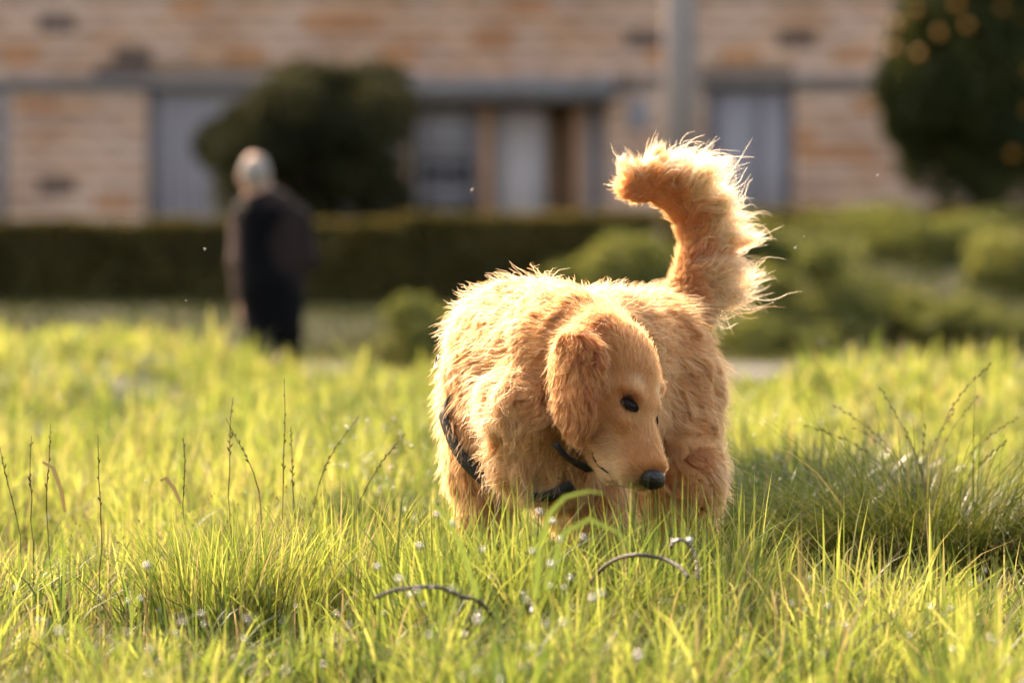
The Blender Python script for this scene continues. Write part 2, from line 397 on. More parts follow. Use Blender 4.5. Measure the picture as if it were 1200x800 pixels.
# a fan of blades as one plant
def clump(name, cx, cy, n, h0, h1, r, lean, wd, material, label, cat, group=None, rn=(.1, .8), droop=.45, K=6, dry=.1):
    z = float(ground_z(np.array([cx]), np.array([cy]))[0])
    a = rng.uniform(0, 6.283, n); rr = r * np.sqrt(rng.random(n))
    base = np.stack([cx + rr * np.cos(a), cy + rr * np.sin(a), np.full(n, z - .01)], 1)
    rnd = rng.uniform(rn[0], rn[1], n); d = rng.random(n) < dry; rnd[d] = rng.uniform(.85, 1, d.sum())
    bs = BladeSet(); bs.add(*blades(base, rng.uniform(h0, h1, n), a + rng.normal(0, .6, n), np.clip(rng.normal(lean, lean * .45, n), .05, 2.2), rng.uniform(wd * .6, wd, n), rnd, K=K, droop=droop))
    o = bpy.data.objects.new(name, bs.mesh(name, material, (cx, cy, z))); o.location = (cx, cy, z); link(o)
    return tag(o, label, cat, group)

# ---- seed stalks
def stalk_mesh(base, tip, bend, spike=.45, r=.0011, nsp=16, bs=None, size=.007):
    base = np.asarray(base); tip = np.asarray(tip); t = np.linspace(0, 1, 9)
    c = base[None] * (1 - t)[:, None] + tip[None] * t[:, None] + np.sin(t * math.pi)[:, None] * np.asarray(bend)[None]
    return c, r

def seed_stalk(name, base, tip, bend, label, group='seed stalks standing above the grass', nsp=18, mtl=None, size=.009):
    root = empty(name, base); tag(root, label, 'grass stalk', group)
    t = np.linspace(0, 1, 10); base = np.asarray(base); tip = np.asarray(tip)
    c = base[None] * (1 - t)[:, None] + tip[None] * t[:, None] + np.sin(t * math.pi)[:, None] * np.asarray(bend)[None]
    mb = MB(); c = c + np.cumsum(rng.normal(0, .0016, (10, 3)), 0) * np.array([1, 1, .2]); mb.tube(c, np.linspace(.0011, .0004, 10), n=5)
    o = mb.build('stem', M_straw, root, smooth=True)
    mb = MB(); u0 = rng.uniform(.55, .75); mb.tube(c[5:], np.linspace(.0009, .0005, 5), n=4)
    for k in range(nsp):
        if rng.random() < .25: continue
        u = min(.999, u0 + (1 - u0) * (k + rng.uniform(-.4, .4)) / nsp); u = max(u, .57); q = u * 9; i = min(int(q), 8); p = c[i] * (1 - (q - i)) + c[i + 1] * (q - i)
        d = unit(c[min(i + 1, 9)] - c[i]); s = unit(np.cross(d, (0, 1, 0))) * (1 if k % 2 else -1) + rng.normal(0, .25, 3)
        ax = unit(d + rng.uniform(.2, .6) * s); L = size * (1.15 - .5 * k / nsp) * rng.uniform(.6, 1.1)
        a2 = unit(np.cross(ax, (.2, .9, .3))); a3 = np.cross(ax, a2)
        mb.ball(p + ax * L * .55, (L * .6, L * .16, L * .16), 5, 4, R=np.stack([ax, a2, a3]))
    mb.build('seed_head', M_straw, root, smooth=True)
    return root

def plants():
    # dark tussock on the right, with long arching blades and dry stalks
    c0 = P(1090, 660, 9.55)
    gz = lambda x, y: float(ground_z(np.array([x]), np.array([y]))[0])
    cx, cy = c0[0], c0[1]; z = gz(cx, cy)
    root = empty('grass_tussock', (cx, cy, z)); tag(root, 'large dark green grass tussock with arching dry stems at the right', 'grass tussock')
    bs = BladeSet()
    for (n, h0, h1, r, lean, wd) in ((2200, .10, .26, .20, .75, .0054), (1200, .22, .36, .16, .75, .0042), (420, .32, .48, .13, 1.05, .0032)):
        a = rng.uniform(0, 6.283, n); rr = r * np.sqrt(rng.random(n))
        base = np.stack([cx + rr * 1.25 * np.cos(a), cy + rr * np.sin(a), np.full(n, z - .01)], 1)
        rnd = rng.uniform(0, .8, n); d = rng.random(n) < .12; rnd[d] = rng.uniform(.85, 1, d.sum())
        bs.add(*blades(base, rng.uniform(h0, h1, n), a + rng.normal(0, .5, n), np.clip(rng.normal(lean, lean * .4, n), .05, 2.), rng.uniform(wd * .6, wd, n), rnd, K=7, droop=.5))
    o = bpy.data.objects.new('leaf_blades', bs.mesh('leaf_blades', M_grass_dark, (cx, cy, z))); link(o, root); o['kind'] = 'stuff'
    # stems with seed heads in the tussock
    for k, (px, py) in enumerate([(1163, 425), (1120, 470), (1085, 480), (1030, 452), (975, 465), (940, 480), (1000, 500), (1148, 455), (1180, 500), (1060, 500), (1195, 480)]):
        tip = P(px, py, 9.7 + .15 * math.sin(k * 2.1)); b = np.array([cx + .03 * math.sin(k * 5), cy + .04 * math.cos(k * 3), z])
        bend = np.array([-(tip[0] - b[0]) * .30, 0, abs(tip[0] - b[0]) * .38 + .01]) * (.6 + .8 * rng.random()); tip = tip + np.array([0, 0, -.012 * (k % 3)])
        mb = MB(); t = np.linspace(0, 1, 10)
        c = b[None] * (1 - t)[:, None] + tip[None] * t[:, None] + np.sin(t * math.pi)[:, None] * bend[None]
        mb.tube(c, np.linspace(.0011, .0004, 10), n=5)
        for q in range(12):
            if rng.random() < .3: continue
            u = .66 + .34 * q / 12; w = u * 9; i = min(int(w), 8); p = c[i] * (1 - (w - i)) + c[i + 1] * (w - i)
            d = unit(c[i + 1] - c[i]); s = unit(np.cross(d, (0, 1, 0))) * (1 if q % 2 else -1); ax = unit(d + .35 * s)
            a2 = unit(np.cross(ax, (.2, .9, .3))); mb.ball(p + ax * .004, (.0055, .0014, .0014), 5, 4, R=np.stack([ax, a2, np.cross(ax, a2)]))
        me = mb.build('stem', M_straw, None, smooth=True); shift_mesh(me.data, (-cx, -cy, -z)); me.parent = root
    # darker dewy clump just behind the dog's haunch
    for k, (px, Y, lab) in enumerate([(905, 10.5, 'dark green dewy grass clump just right of the dog haunch'), (965, 10.9, 'dark green grass clump between the dog and the tall tussock'), (890, 9.9, 'low dark clump of grass beside the dog hind leg')]):
        p = P(px, 560, Y); clump('grass_clump', p[0], Y, 1900, .12, .27, .18, .6, .0065, M_bluegrass, lab, 'grass clump', 'dark grass clumps by the dog', dry=.04)
    p = P(455, 500, 10.6); clump('grass_clump', p[0], 10.6, 800, .10, .2, .15, .7, .006, M_bluegrass, 'dark dewy grass clump behind the arched stalks left of the dog', 'grass clump', 'dark grass clumps by the dog', rn=(.3, 1), dry=.04)
    # tall clump of brighter grass left of the dog
    for k, (px, Y, lab) in enumerate([(300, 8.7, 'tall bright tuft of fine grass left of the dog, below the seed stalks'), (405, 9.0, 'tall bright tuft of grass nearest the dog chest on the left'), (245, 8.6, 'bright tuft of grass leftmost of the tall tufts')]):
        p = P(px, 600, Y); clump('grass_tuft', p[0], Y, 420, .13, .26, .09, .35, .0045, M_grass, lab, 'grass tuft', 'tall bright grass tufts left of the dog', rn=(.15, .8), droop=.4, dry=.08)
    # grass growing up round the legs of the dog
    bs = BladeSet()
    for k in range(135):
        Y = rng.uniform(7.95, 8.62); px = rng.uniform(470, 880); c = P(px, 600, Y); n = int(rng.integers(14, 26)); a = rng.uniform(0, 6.28, n); zz = gz(c[0], Y)
        r = np.abs(rng.normal(0, .022, n)); base = np.stack([c[0] + r * np.cos(a), Y + r * np.sin(a), np.full(n, zz - .01)], 1); H0 = rng.uniform(.19, .285)
        bs.add(*blades(base, H0 * rng.uniform(.6, 1.1, n), a, np.clip(rng.normal(.3, .2, n), .02, .9), rng.uniform(.003, .006, n), np.clip(rng.normal(.4, .17, n), 0, .85), K=5, droop=.35))
    o = link(bpy.data.objects.new('long_grass', bs.mesh('long_grass', M_grass))); tag(o, 'longer grass hiding the legs of the dog', 'grass', kind='stuff')
    # blurred plant in the foreground, broad bent leaves
    p = P(600, 700, 7.0); z = gz(p[0], 7.0)
    root = empty('broad_bladed_grass', (p[0], 7.0, z)); tag(root, 'broad bladed grass plant with bent leaves in front of the dog', 'grass plant')
    n = 150; a = rng.uniform(0, 6.28, n); base = np.stack([p[0] + .06 * np.cos(a) * rng.random(n) * 2, 7.0 + .05 * np.sin(a), np.full(n, z - .01)], 1)
    bs = BladeSet(); bs.add(*blades(base, rng.uniform(.12, .25, n), a + rng.normal(0, .5, n), rng.uniform(.15, .8, n), rng.uniform(.005, .009, n), rng.uniform(.1, .6, n), K=6, droop=.8))
    o = bpy.data.objects.new('leaf_blades', bs.mesh('leaf_blades', M_grass, (p[0], 7.0, z))); link(o, root); o['kind'] = 'stuff'
    for pts in ([(628, 700), (632, 640), (645, 600), (662, 582), (690, 575), (708, 578)], [(640, 690), (660, 625), (690, 608), (722, 622), (740, 640)], [(560, 700), (540, 640), (520, 600), (500, 588)]):
        C = np.array([P(x, y, 7.05) for x, y in pts]); nrm = np.array([0, -.35, .9]); V = []; R = []
        for i, c in enumerate(C):
            tn = unit(C[min(i + 1, len(C) - 1)] - C[max(i - 1, 0)]); w = np.cross(tn, unit(np.array([0.1, -1, .4]))); w = unit(w) * .0036 * (1 - (i / (len(C) - .5)) ** 2 + .05)
            V += [c - w, c + w]
        V = np.array(V) - np.array([p[0], 7.0, z]); Q = [(2 * i, 2 * i + 1, 2 * i + 3, 2 * i + 2) for i in range(len(C) - 1)]
        link(bpy.data.objects.new('leaf', np_mesh('leaf', V, quads=Q, mat=M_grass, attrs={'rnd': np.full(len(V), .33)})), root)
    # seed stalks at the left
    data = [((322, 560), (330, 443), 9.1, .004, 'upright seed stalk standing left of the dog, tallest of the pair'),
            ((276, 575), (273, 466), 9.1, -.003, 'straight seed stalk just left of the tallest stalk'),
            ((114, 625), (114, 508), 8.7, .003, 'dark thin seed stalk upright at the left, alone'),
            ((70, 600), (60, 498), 8.9, -.008, 'seed stalk with open spikelets at the far left'),
            ((36, 600), (42, 510), 8.9, .004, 'seed stalk between two others at the far left'),
            ((30, 590), (0, 505), 8.9, .01, 'leaning dark grass stalk at the left edge'),
            ((350, 560), (343, 500), 9.2, .004, 'short seed stalk right of the tallest stalk'),
            ((214, 600), (212, 512), 8.8, .002, 'short seed stalk among the grass at the left'),
            ((410, 560), (478, 508), 9.1, .03, 'arched dry grass stalk close to the dog chest'),
            ((360, 540), (418, 486), 9.3, .03, 'arched dry stalk left of the dog, leaning right'),
            ((305, 560), (262, 490), 9.1, .025, 'arched dry stalk leaning left below the tall stalks'),
            ((158, 405), (222, 352), 17.0, .02, 'thick dry stalk leaning right on the far edge of the grass')]
    for (b, t, Y, bend, lab) in data:
        B = P(*b, Y); B[2] = min(B[2], gz(B[0], Y)); B[2] = gz(B[0], Y) - .005; Tt = P(*t, Y)
        big = 2.2 if Y > 12 else 1.0
        seed_stalk('seed_stalk', B, Tt, (bend * (-1 if t[0] > b[0] + 20 else 1), 0, abs(bend)), lab, size=.008 * big, nsp=14)
    # curled dry leaves
    mb = MB()
    for (pts, Y, lab) in [([(76, 600), (72, 575), (62, 548), (50, 541)], 8.3, 'pale dry bent leaf sticking up at the left'),
                     ([(212, 590), (204, 572), (194, 560), (188, 563)], 8.5, 'small pale dry leaf curling left among the grass')]:
        C = np.array([P(x, y, Y) for x, y in pts]); V = []
        for i, c in enumerate(C):
            tn = unit(C[min(i + 1, len(C) - 1)] - C[max(i - 1, 0)]); w = unit(np.cross(tn, unit(np.array([0.1, -1, .3])))) * (.001 + .0022 * math.sin(math.pi * min(1, (i + .6) / len(C))))
            V += [c - w, c + w]
        org = C[0].copy(); Q = [(2 * i, 2 * i + 1, 2 * i + 3, 2 * i + 2) for i in range(len(C) - 1)]
        o = bpy.data.objects.new('dry_leaf', np_mesh('dry_leaf', np.array(V) - org, quads=Q, mat=M_straw, attrs={'rnd': np.full(len(V), 1.0)})); o.location = tuple(org); link(o)
        tag(o, lab, 'leaf', 'dry leaves in the grass')
plants()

# dew drops: shiny metallic beads placed to give the sun glints off the leaves
def dew():
    m = bpy.data.materials.new('dew'); m.use_nodes = True; b = m.node_tree.nodes['Principled BSDF']
    b.inputs['Base Color'].default_value = (.45, .45, .45, 1); b.inputs['Roughness'].default_value = .16
    b.inputs['Metallic'].default_value = .95
    mb = MB(); pts = []
    spots = [(512, 603, 7.0), (632, 600, 6.9), (656, 632, 6.8), (684, 630, 6.8), (566, 644, 6.8), (624, 646, 6.8), (646, 661, 6.7), (668, 677, 6.7), (442, 664, 6.8), (468, 679, 6.6), (489, 692, 6.5), (530, 690, 6.6), (560, 727, 6.3),
             (660, 730, 6.3), (705, 696, 6.5), (695, 701, 6.5), (748, 768, 6.0), (789, 634, 7.4), (808, 633, 7.4), (172, 663, 6.9), (70, 740, 6.2), (648, 611, 7.0), (530, 614, 7.1), (492, 640, 7.0), (617, 703, 6.5), (70, 466, 13.5), (290, 725, 6.3)]
    for px, py, Y in spots: pts.append((*P(px, py, Y), rng.uniform(.0026, .0044)))
    for _ in range(420):
        Y = rng.choice([rng.uniform(5.8, 7.4), rng.uniform(10, 16)]); x = rng.uniform(-1, 1) * .095 * Y
        pts.append((x, Y, float(ground_z(np.array([x]), np.array([Y]))[0]) + rng.uniform(.10, .19), rng.uniform(.0007, .0014) * (Y / 7)))
    for _ in range(60):
        px = rng.uniform(850, 960); p = P(px, rng.uniform(480, 570), rng.uniform(10.0, 10.8)); pts.append((p[0], p[1], max(p[2], .08), rng.uniform(.001, .002)))
    for _ in range(46):
        px = rng.uniform(385, 500); Y = rng.uniform(10.2, 12); p = P(px, 470, Y); pts.append((p[0], p[1], rng.uniform(.12, .22), rng.uniform(.0016, .0030)))
    for _ in range(70):
        Y = rng.uniform(5.9, 7.3); x = rng.uniform(-1, 1) * .095 * Y; pts.append((x, Y, float(ground_z(np.array([x]), np.array([Y]))[0]) + rng.uniform(.13, .2), rng.uniform(.0016, .0030)))
    for x, y, z, r in pts: mb.ball((x, y, z), r, 7, 5)
    tag(mb.build('dew_drops', m, smooth=True), 'dew drops scattered on the grass, beads standing in for sun glints on the leaves', 'dew', kind='stuff')
dew()
# ------------------------------------------------------------------ background: building
BY = 75.0
def bx(px): return (px - 600) * BY / FPX
def bz(py): return CAM_Z - (py - 215) * BY / FPX
GZ = float(ground_z(np.array([0.]), np.array([BY]))[0])

def building():
    root = empty('stone_building', (0, BY, GZ)); tag(root, 'long pinkish stone building with grey doors and a recessed porch behind the hedge', 'building')
    x0, x1 = -14.0, 14.0; top = 6.4
    # openings: (px0, px1, py_top)  all down to the ground
    ops = [(172, 470, 103), (480, 710, 118), (828, 930, 100)]
    O = [(bx(a), bx(b), bz(t)) for a, b, t in ops]
    # backing wall in slabs around the openings
    mb = MB(); xs = [x0]
    for a, b, t in O: xs += [a, b]
    xs.append(x1)
    for k in range(0, len(xs), 2): mb.box(xs[k], xs[k + 1], BY + .06, BY + .36, GZ - .2, bz(88))
    mb.box(x0, x1, BY + .061, BY + .36, bz(88), top)
    for a, b, t in O: mb.box(a, b, BY + .062, BY + .36, t, bz(88))
    # side and rear walls
    mb.box(x0, x0 + .3, BY + .36, BY + 8, GZ - .2, top); mb.box(x1 - .3, x1, BY + .36, BY + 8, GZ - .2, top)
    mb.box(x0 + .3, x1 - .3, BY + 7.7, BY + 8, GZ - .2, top)
    mb.build('wall', M_mortar, root)
    # stone blocks (individual in view, joined outside the frame)
    cmesh = {}
    def block_mesh(w, h):
        key = (round(w, 3), round(h, 3))
        if key not in cmesh:
            e = .012; V = []; d0, d1, d2 = .06, .014, 0.0
            for (yy, ins) in ((d0, 0), (d1, 0), (d2, e)):
                for sx, sz in ((-1, -1), (1, -1), (1, 1), (-1, 1)): V.append((sx * (w / 2 - ins), yy, sz * (h / 2 - ins)))
            Q = [(8, 9, 10, 11)]
            for a in (0, 4):
                for k in range(4): Q.append((a + k, a + (k + 1) % 4, a + 4 + (k + 1) % 4, a + 4 + k))
            cmesh[key] = np_mesh('stone_block', V, quads=Q, mat=M_stone, smooth=False)
        return cmesh[key]
    pal = [(.69, .465, .345), (.71, .485, .36), (.66, .445, .33), (.71, .455, .31), (.68, .43, .30), (.64, .44, .345)]
    spot = {}
    dark = [(58, 25), (155, 76), (935, 48), (50, 212), (742, 50)]  # blocks coloured dark to stand in for the holes of missing stones
    org = [(105, 112), (128, 238), (140, 72), (290, 76), (565, 50), (598, 52), (240, 5), (485, 70), (875, 75), (945, 105), (1000, 60), (640, 8), (940, 170), (1020, 120), (770, 70), (985, 180), (400, 30), (60, 130), (30, 60)]
    CH, CW = .215, .50; rowz = [bz(250) - CH * 3]
    n_single = 0; joined = MB(); jcol = []
    ncourse = int((top - GZ) / CH); rs = random.Random(3)
    for r in range(ncourse):
        zc = GZ + CH * (r + .5)
        off = (r % 2) * CW * .5
        x = x0 + off - CW
        while x < x1:
            a, b = max(x + .006, x0), min(x + CW - .006, x1)
            segs = [(a, b)]
            for (oa, ob, ot) in O:
                if zc - CH / 2 < ot + .16:
                    ns = []
                    for (p, q) in segs:
                        if q <= oa or p >= ob: ns.append((p, q))
                        else:
                            if p < oa - .06: ns.append((p, oa - .004))
                            if q > ob + .06: ns.append((ob + .004, q))
                    segs = ns
            if bz(104) - .02 < zc < bz(90) + .03: segs = []
            for (p, q) in segs:
                if q - p < .05: continue
                cx_ = (p + q) / 2; px = cx_ * FPX / BY + 600; py = 215 - (zc - CAM_Z) * FPX / BY
                inview = -20 < px < 1220 and -8 < py < 262
                hid = (262 < px < 470 and py > 80) or px > 1060
                if inview and not hid and n_single < 300:
                    w = round((q - p) / .05) * .05 if (q - p) < CW - .03 else CW - .012
                    w = min(w, q - p)
                    o = bpy.data.objects.new('stone_block', block_mesh(w, CH - .012))
                    o.location = (cx_, -rs.uniform(0, .012), zc - GZ)
                    c = list(rs.choice(pal)); f = rs.uniform(.93, 1.07)
                    for (sx, sy) in org:
                        if abs(px - sx) < 24 and abs(py - sy) < 11: c = [.60, .30, .15]
                    for (sx, sy) in dark:
                        if abs(px - sx) < 23 and abs(py - sy) < 10: c = [.12, .09, .08]; f = 1
                    o.color = (*[v * f for v in c], 1); link(o, root); n_single += 1
                else:
                    joined.box(p, q, BY - .004 * rs.random(), BY + .06, zc - CH / 2 + .006, zc + CH / 2 - .006)
            x += CW
    o = joined.build('masonry', M_stone, root); o.color = (.5, .36, .28, 1); o['kind'] = 'stuff'
    # beam and lintels
    MB().box(x0, bx(468), BY - .05, BY + .058, bz(103), bz(91)).build('beam', M_concrete, root)
    MB().box(bx(466), bx(722), BY - .30, BY + .058, bz(119), bz(90)).build('lintel', M_concrete, root)
    MB().box(bx(820), bx(1034), BY - .05, BY + .058, bz(99), bz(89)).build('beam', M_concrete, root)
    MB().box(bx(1036), x1, BY - .05, BY + .058, bz(99), bz(89)).build('beam', M_concrete, root)
    MB().box(bx(724), bx(818), BY - .045, BY + .058, bz(97), bz(90)).build('beam', M_concrete, root)
    # left vertical post at the frame edge
    MB().box(bx(-8), bx(8), BY - .03, BY + .058, GZ, bz(104)).build('post', M_concrete, root)
    # corrugated garage shutter: ribs are single pieces
    sh = empty('garage_door', (0, 0, 0)); sh.parent = root; COL.objects
    def panel(name, pa, pb, pt, y, m, par):
        o_ = MB().box(bx(pa), bx(pb), y, y + .05, GZ, bz(pt)).build(name, m); o_.parent = par
        shift_mesh(o_.data, (0, -BY, -GZ)); return o_
    panel('door_panel', 176, 468, 104, BY + .16, M_shutter, sh)
    rib = MB(); rib.add([(-.035, 0, 0), (-.02, -.035, 0), (.02, -.035, 0), (.035, 0, 0), (-.035, 0, 2.6), (-.02, -.035, 2.6), (.02, -.035, 2.6), (.035, 0, 2.6)], Q=[(0, 1, 5, 4), (1, 2, 6, 5), (2, 3, 7, 6)])
    rm = np_mesh('rib', np.concatenate(rib.V) * [1, 1, (bz(106) - GZ) / 2.6], quads=np.concatenate(rib.Q), mat=M_shutter, smooth=False)
    px = 190
    while px < 466:
        o = bpy.data.objects.new('rib', rm); o.location = (bx(px), .16, 0); link(o, sh); px += 14.5
    panel('door_frame', 170, 178, 104, BY + .10, M_darkpaint, sh)
    # right double doors
    for a, b in ((834, 888), (891, 926)):
        panel('door', a, b, 106, BY + .16, M_shutter, root)
    panel('door_frame', 828, 834, 100, BY + .08, M_darkpaint, root); panel('door_frame', 926, 930, 100, BY + .08, M_darkpaint, root)
    o = MB().box(bx(834), bx(926), BY + .10, BY + .15, bz(106), bz(100)).build('door_frame', M_darkpaint); o.parent = root; shift_mesh(o.data, (0, -BY, -GZ))
    panel('door_strip', 888.5, 890.5, 106, BY + .14, M_curtain, root)
    # porch recess
    mbp = MB(); mbp.box(bx(480), bx(710), BY + .75, BY + .85, GZ, bz(112)); mbp.box(bx(474), bx(480), BY + .37, BY + .85, GZ, bz(112)); mbp.box(bx(710), bx(716), BY + .37, BY + .85, GZ, bz(112))
    mbp.build('porch_wall', M_brown, root)
    MB().box(bx(474), bx(716), BY + .37, BY + .85, bz(112), bz(106)).build('porch_ceiling', M_concrete, root)
    o = panel('pillar', 563, 577, 119, BY + .08, M_orangebrick, root)
    o = panel('pillar', 672, 684, 119, BY + .08, M_orangebrick, root)
    d = panel('door', 578, 640, 126, BY + .30, M_white, root)
    k = MB().ball((bx(632), .27, bz(225) - GZ), .03, 8, 6).build('handle', M_darkpaint); k.parent = d
    panel('side_panel', 684.5, 702, 126, BY + .30, M_white, root)
    panel('post', 703, 710, 119, BY + .10, M_concrete, root)
    # window with blind above and dark panes below
    fr = MB()
    for (a, b, t, bt) in ((486, 491, 128, 262), (556, 562, 128, 262), (491, 556, 128, 134), (491, 556, 184, 188), (491, 556, 220, 231)):
        fr.box(bx(a), bx(b), .22, .30, bz(bt) - GZ, bz(t) - GZ)
    f = fr.build('window', M_shutter); f.parent = root
    for (a, b, t, bt, m, nm) in ((491, 556, 134, 184, M_curtain, 'blind'), (491, 522, 188, 220, M_glass, 'pane'), (524, 556, 188, 220, M_glass, 'pane'), (491, 556, 231, 262, M_glass, 'pane')):
        o = MB().box(bx(a), bx(b), .26, .28, bz(bt) - GZ, bz(t) - GZ).build(nm, m); o.parent = f
    o = MB().box(bx(522), bx(524), .24, .29, bz(220) - GZ, bz(188) - GZ).build('mullion', M_shutter); o.parent = f
    # oval plaque on the wall
    o = MB().ball((bx(748), -.02, bz(136) - GZ), (.15, .035, .24), 20, 10).build('plaque', M_curtain, smooth=True); o.parent = root
    # upper windows, cornice and roof above the frame
    for px in (150, 420, 690, 960):
        f = MB().box(bx(px) - .55, bx(px) + .55, -.06, .02, 4.0 - GZ, 5.3 - GZ).build('window', M_darkpaint); f.parent = root
        for s in (-1, 1):
            o = MB().box(bx(px) + s * .26 - .22, bx(px) + s * .26 + .22, -.075, -.062, 4.08 - GZ, 5.22 - GZ).build('pane', M_glass); o.parent = f
    MB().box(x0 - .2, x1 + .2, BY - .25, BY + 8.2, top, top + .18).build('cornice', M_concrete, root)
    MB().add([(x0 - .4, BY - .5, top + .18), (x1 + .4, BY - .5, top + .18), (x1 + .4, BY + 8.4, top + .18), (x0 - .4, BY + 8.4, top + .18), (x0 + 2, BY + 4, top + 1.9), (x1 - 2, BY + 4, top + 1.9)],
             T=[(0, 4, 3), (1, 2, 5)], Q=[(0, 1, 5, 4), (2, 3, 4, 5)]).build('roof', M_tile, root)
building()

# ------------------------------------------------------------------ leafy plants
def leaves(C, size, n_keep=None, rnd=None, flat=0.0):
    """rhombus leaves at points C with random orientation"""
    n = len(C); a = unit(rng.normal(size=(n, 3))); b = unit(np.cross(a, rng.normal(size=(n, 3)))); s = (size * rng.uniform(.6, 1.3, n))[:, None]
    nn = np.cross(a, b)
    V = np.stack([C - a * s, C + b * s * .42 + nn * s * .12, C + a * s, C - b * s * .42 + nn * s * .12], 1).reshape(-1, 3)
    Q = np.arange(n * 4).reshape(-1, 4)
    return V, Q, np.repeat(rng.random(n) if rnd is None else rnd, 4)

def crown_points(c, r, n, lumps=22, seed=1, shell=.55, lump_r=.38):
    R = np.random.default_rng(seed); c = np.asarray(c); r = np.asarray(r)
    d = unit(R.normal(size=(lumps, 3))); lc = d * R.uniform(.45, .85, (lumps, 1)); lr = R.uniform(.6, 1.25, lumps) * lump_r
    i = R.integers(0, lumps, n); q = unit(R.normal(size=(n, 3))) * (R.uniform(shell ** 3, 1, n) ** (1 / 3))[:, None]
    p = lc[i] + q * lr[i][:, None]; tone = R.random(lumps)[i]
    return c + p * r, tone

def tree(name, cx, Y, base_z, c, r, n, size, material, label, cat, seed, lumps=24, stems=1, group=None, inner=True, lump_r=.38):
    root = empty(name, (cx, Y, base_z)); tag(root, label, cat, group)
    p, tone = crown_points(c, r, n, lumps, seed, lump_r=lump_r)
    p[:, 2] = np.maximum(p[:, 2], base_z + .03)
    V, Q, R = leaves(p - np.array([cx, Y, base_z]), size, rnd=np.clip(.55 * tone + .45 * rng.random(len(p)), 0, 1))
    link(bpy.data.objects.new('crown', np_mesh('crown', V, quads=Q, mat=material, smooth=False, attrs={'rnd': R})), root)
    top = np.asarray(c, float) - np.array([cx, Y, base_z]); mb = MB(); rt = .035 * max(r)
    for s in range(stems):
        b0 = np.array([.04 * s, 0, -.05]); e = top * np.array([1, 1, .9]) + np.array([.2 * (s - (stems - 1) / 2), 0, 0])
        t = np.linspace(0, 1, 6)[:, None]; mb.tube(b0 * (1 - t) + e * t + np.sin(t * 3) * np.array([.03, .02, 0]), np.linspace(rt * 1.6, rt * .6, 6), 7)
    o = mb.build('trunk', M_bark); o.parent = root
    mb = MB(); R2 = np.random.default_rng(seed + 5)
    for k in range(7):
        d = unit(R2.normal(size=3)) * np.asarray(r) * .75; d[2] = abs(d[2]) * .8 + .05 * r[2]; s0 = top * R2.uniform(.45, .85); t = np.linspace(0, 1, 5)[:, None]
        mb.tube(s0 * (1 - t) + (top + d) * t + np.sin(t * math.pi) * np.array([0, 0, .06]), np.linspace(rt * .6, rt * .15, 5), 5)
    o = mb.build('limbs', M_bark); o.parent = root
    return root

def hedge(xa, xb, y0, y1, zt, label, n, seed):
    cx = (xa + xb) / 2; ym = (y0 + y1) / 2; gz = float(ground_z(np.array([cx]), np.array([ym]))[0])
    root = empty('hedge', (cx, ym, gz)); tag(root, label, 'hedge', 'trimmed hedges in front of the building')
    L = (xb - xa); H = zt - gz; D = (y1 - y0); R = np.random.default_rng(seed)
    x = R.uniform(-L / 2, L / 2, n); face = R.random(n)
    y = np.where(face < .55, -D / 2 + np.abs(R.normal(0, .07, n)), R.uniform(-D / 2, D / 2, n)); z = np.where(face < .55, R.uniform(0, H, n), H - np.abs(R.normal(0, .06, n)))
    w = .05 * vnoise2(x * 2.4, z * 2 + 5, seed) ; z = z + .045 * vnoise2(x * 1.7, y + 3, seed + 1) * (z > H * .8); y = y + w
    V, Q, Rr = leaves(np.stack([x, y, z], 1), .05, rnd=np.clip(.35 + .35 * vnoise2(x * 1.1, z * 1.4, seed + 2) + R.normal(0, .2, n), 0, 1))
    link(bpy.data.objects.new('foliage', np_mesh('foliage', V, quads=Q, mat=M_hedge, smooth=False, attrs={'rnd': Rr})), root)
    mb = MB(); mb.box(-L / 2 + .1, L / 2 - .1, -D / 2 + .12, D / 2 - .12, -.1, H - .14)
    core = mb.build('dark_core', M_bark); core.parent = root  # solid box added behind the leaves to make the hedge's inside dark

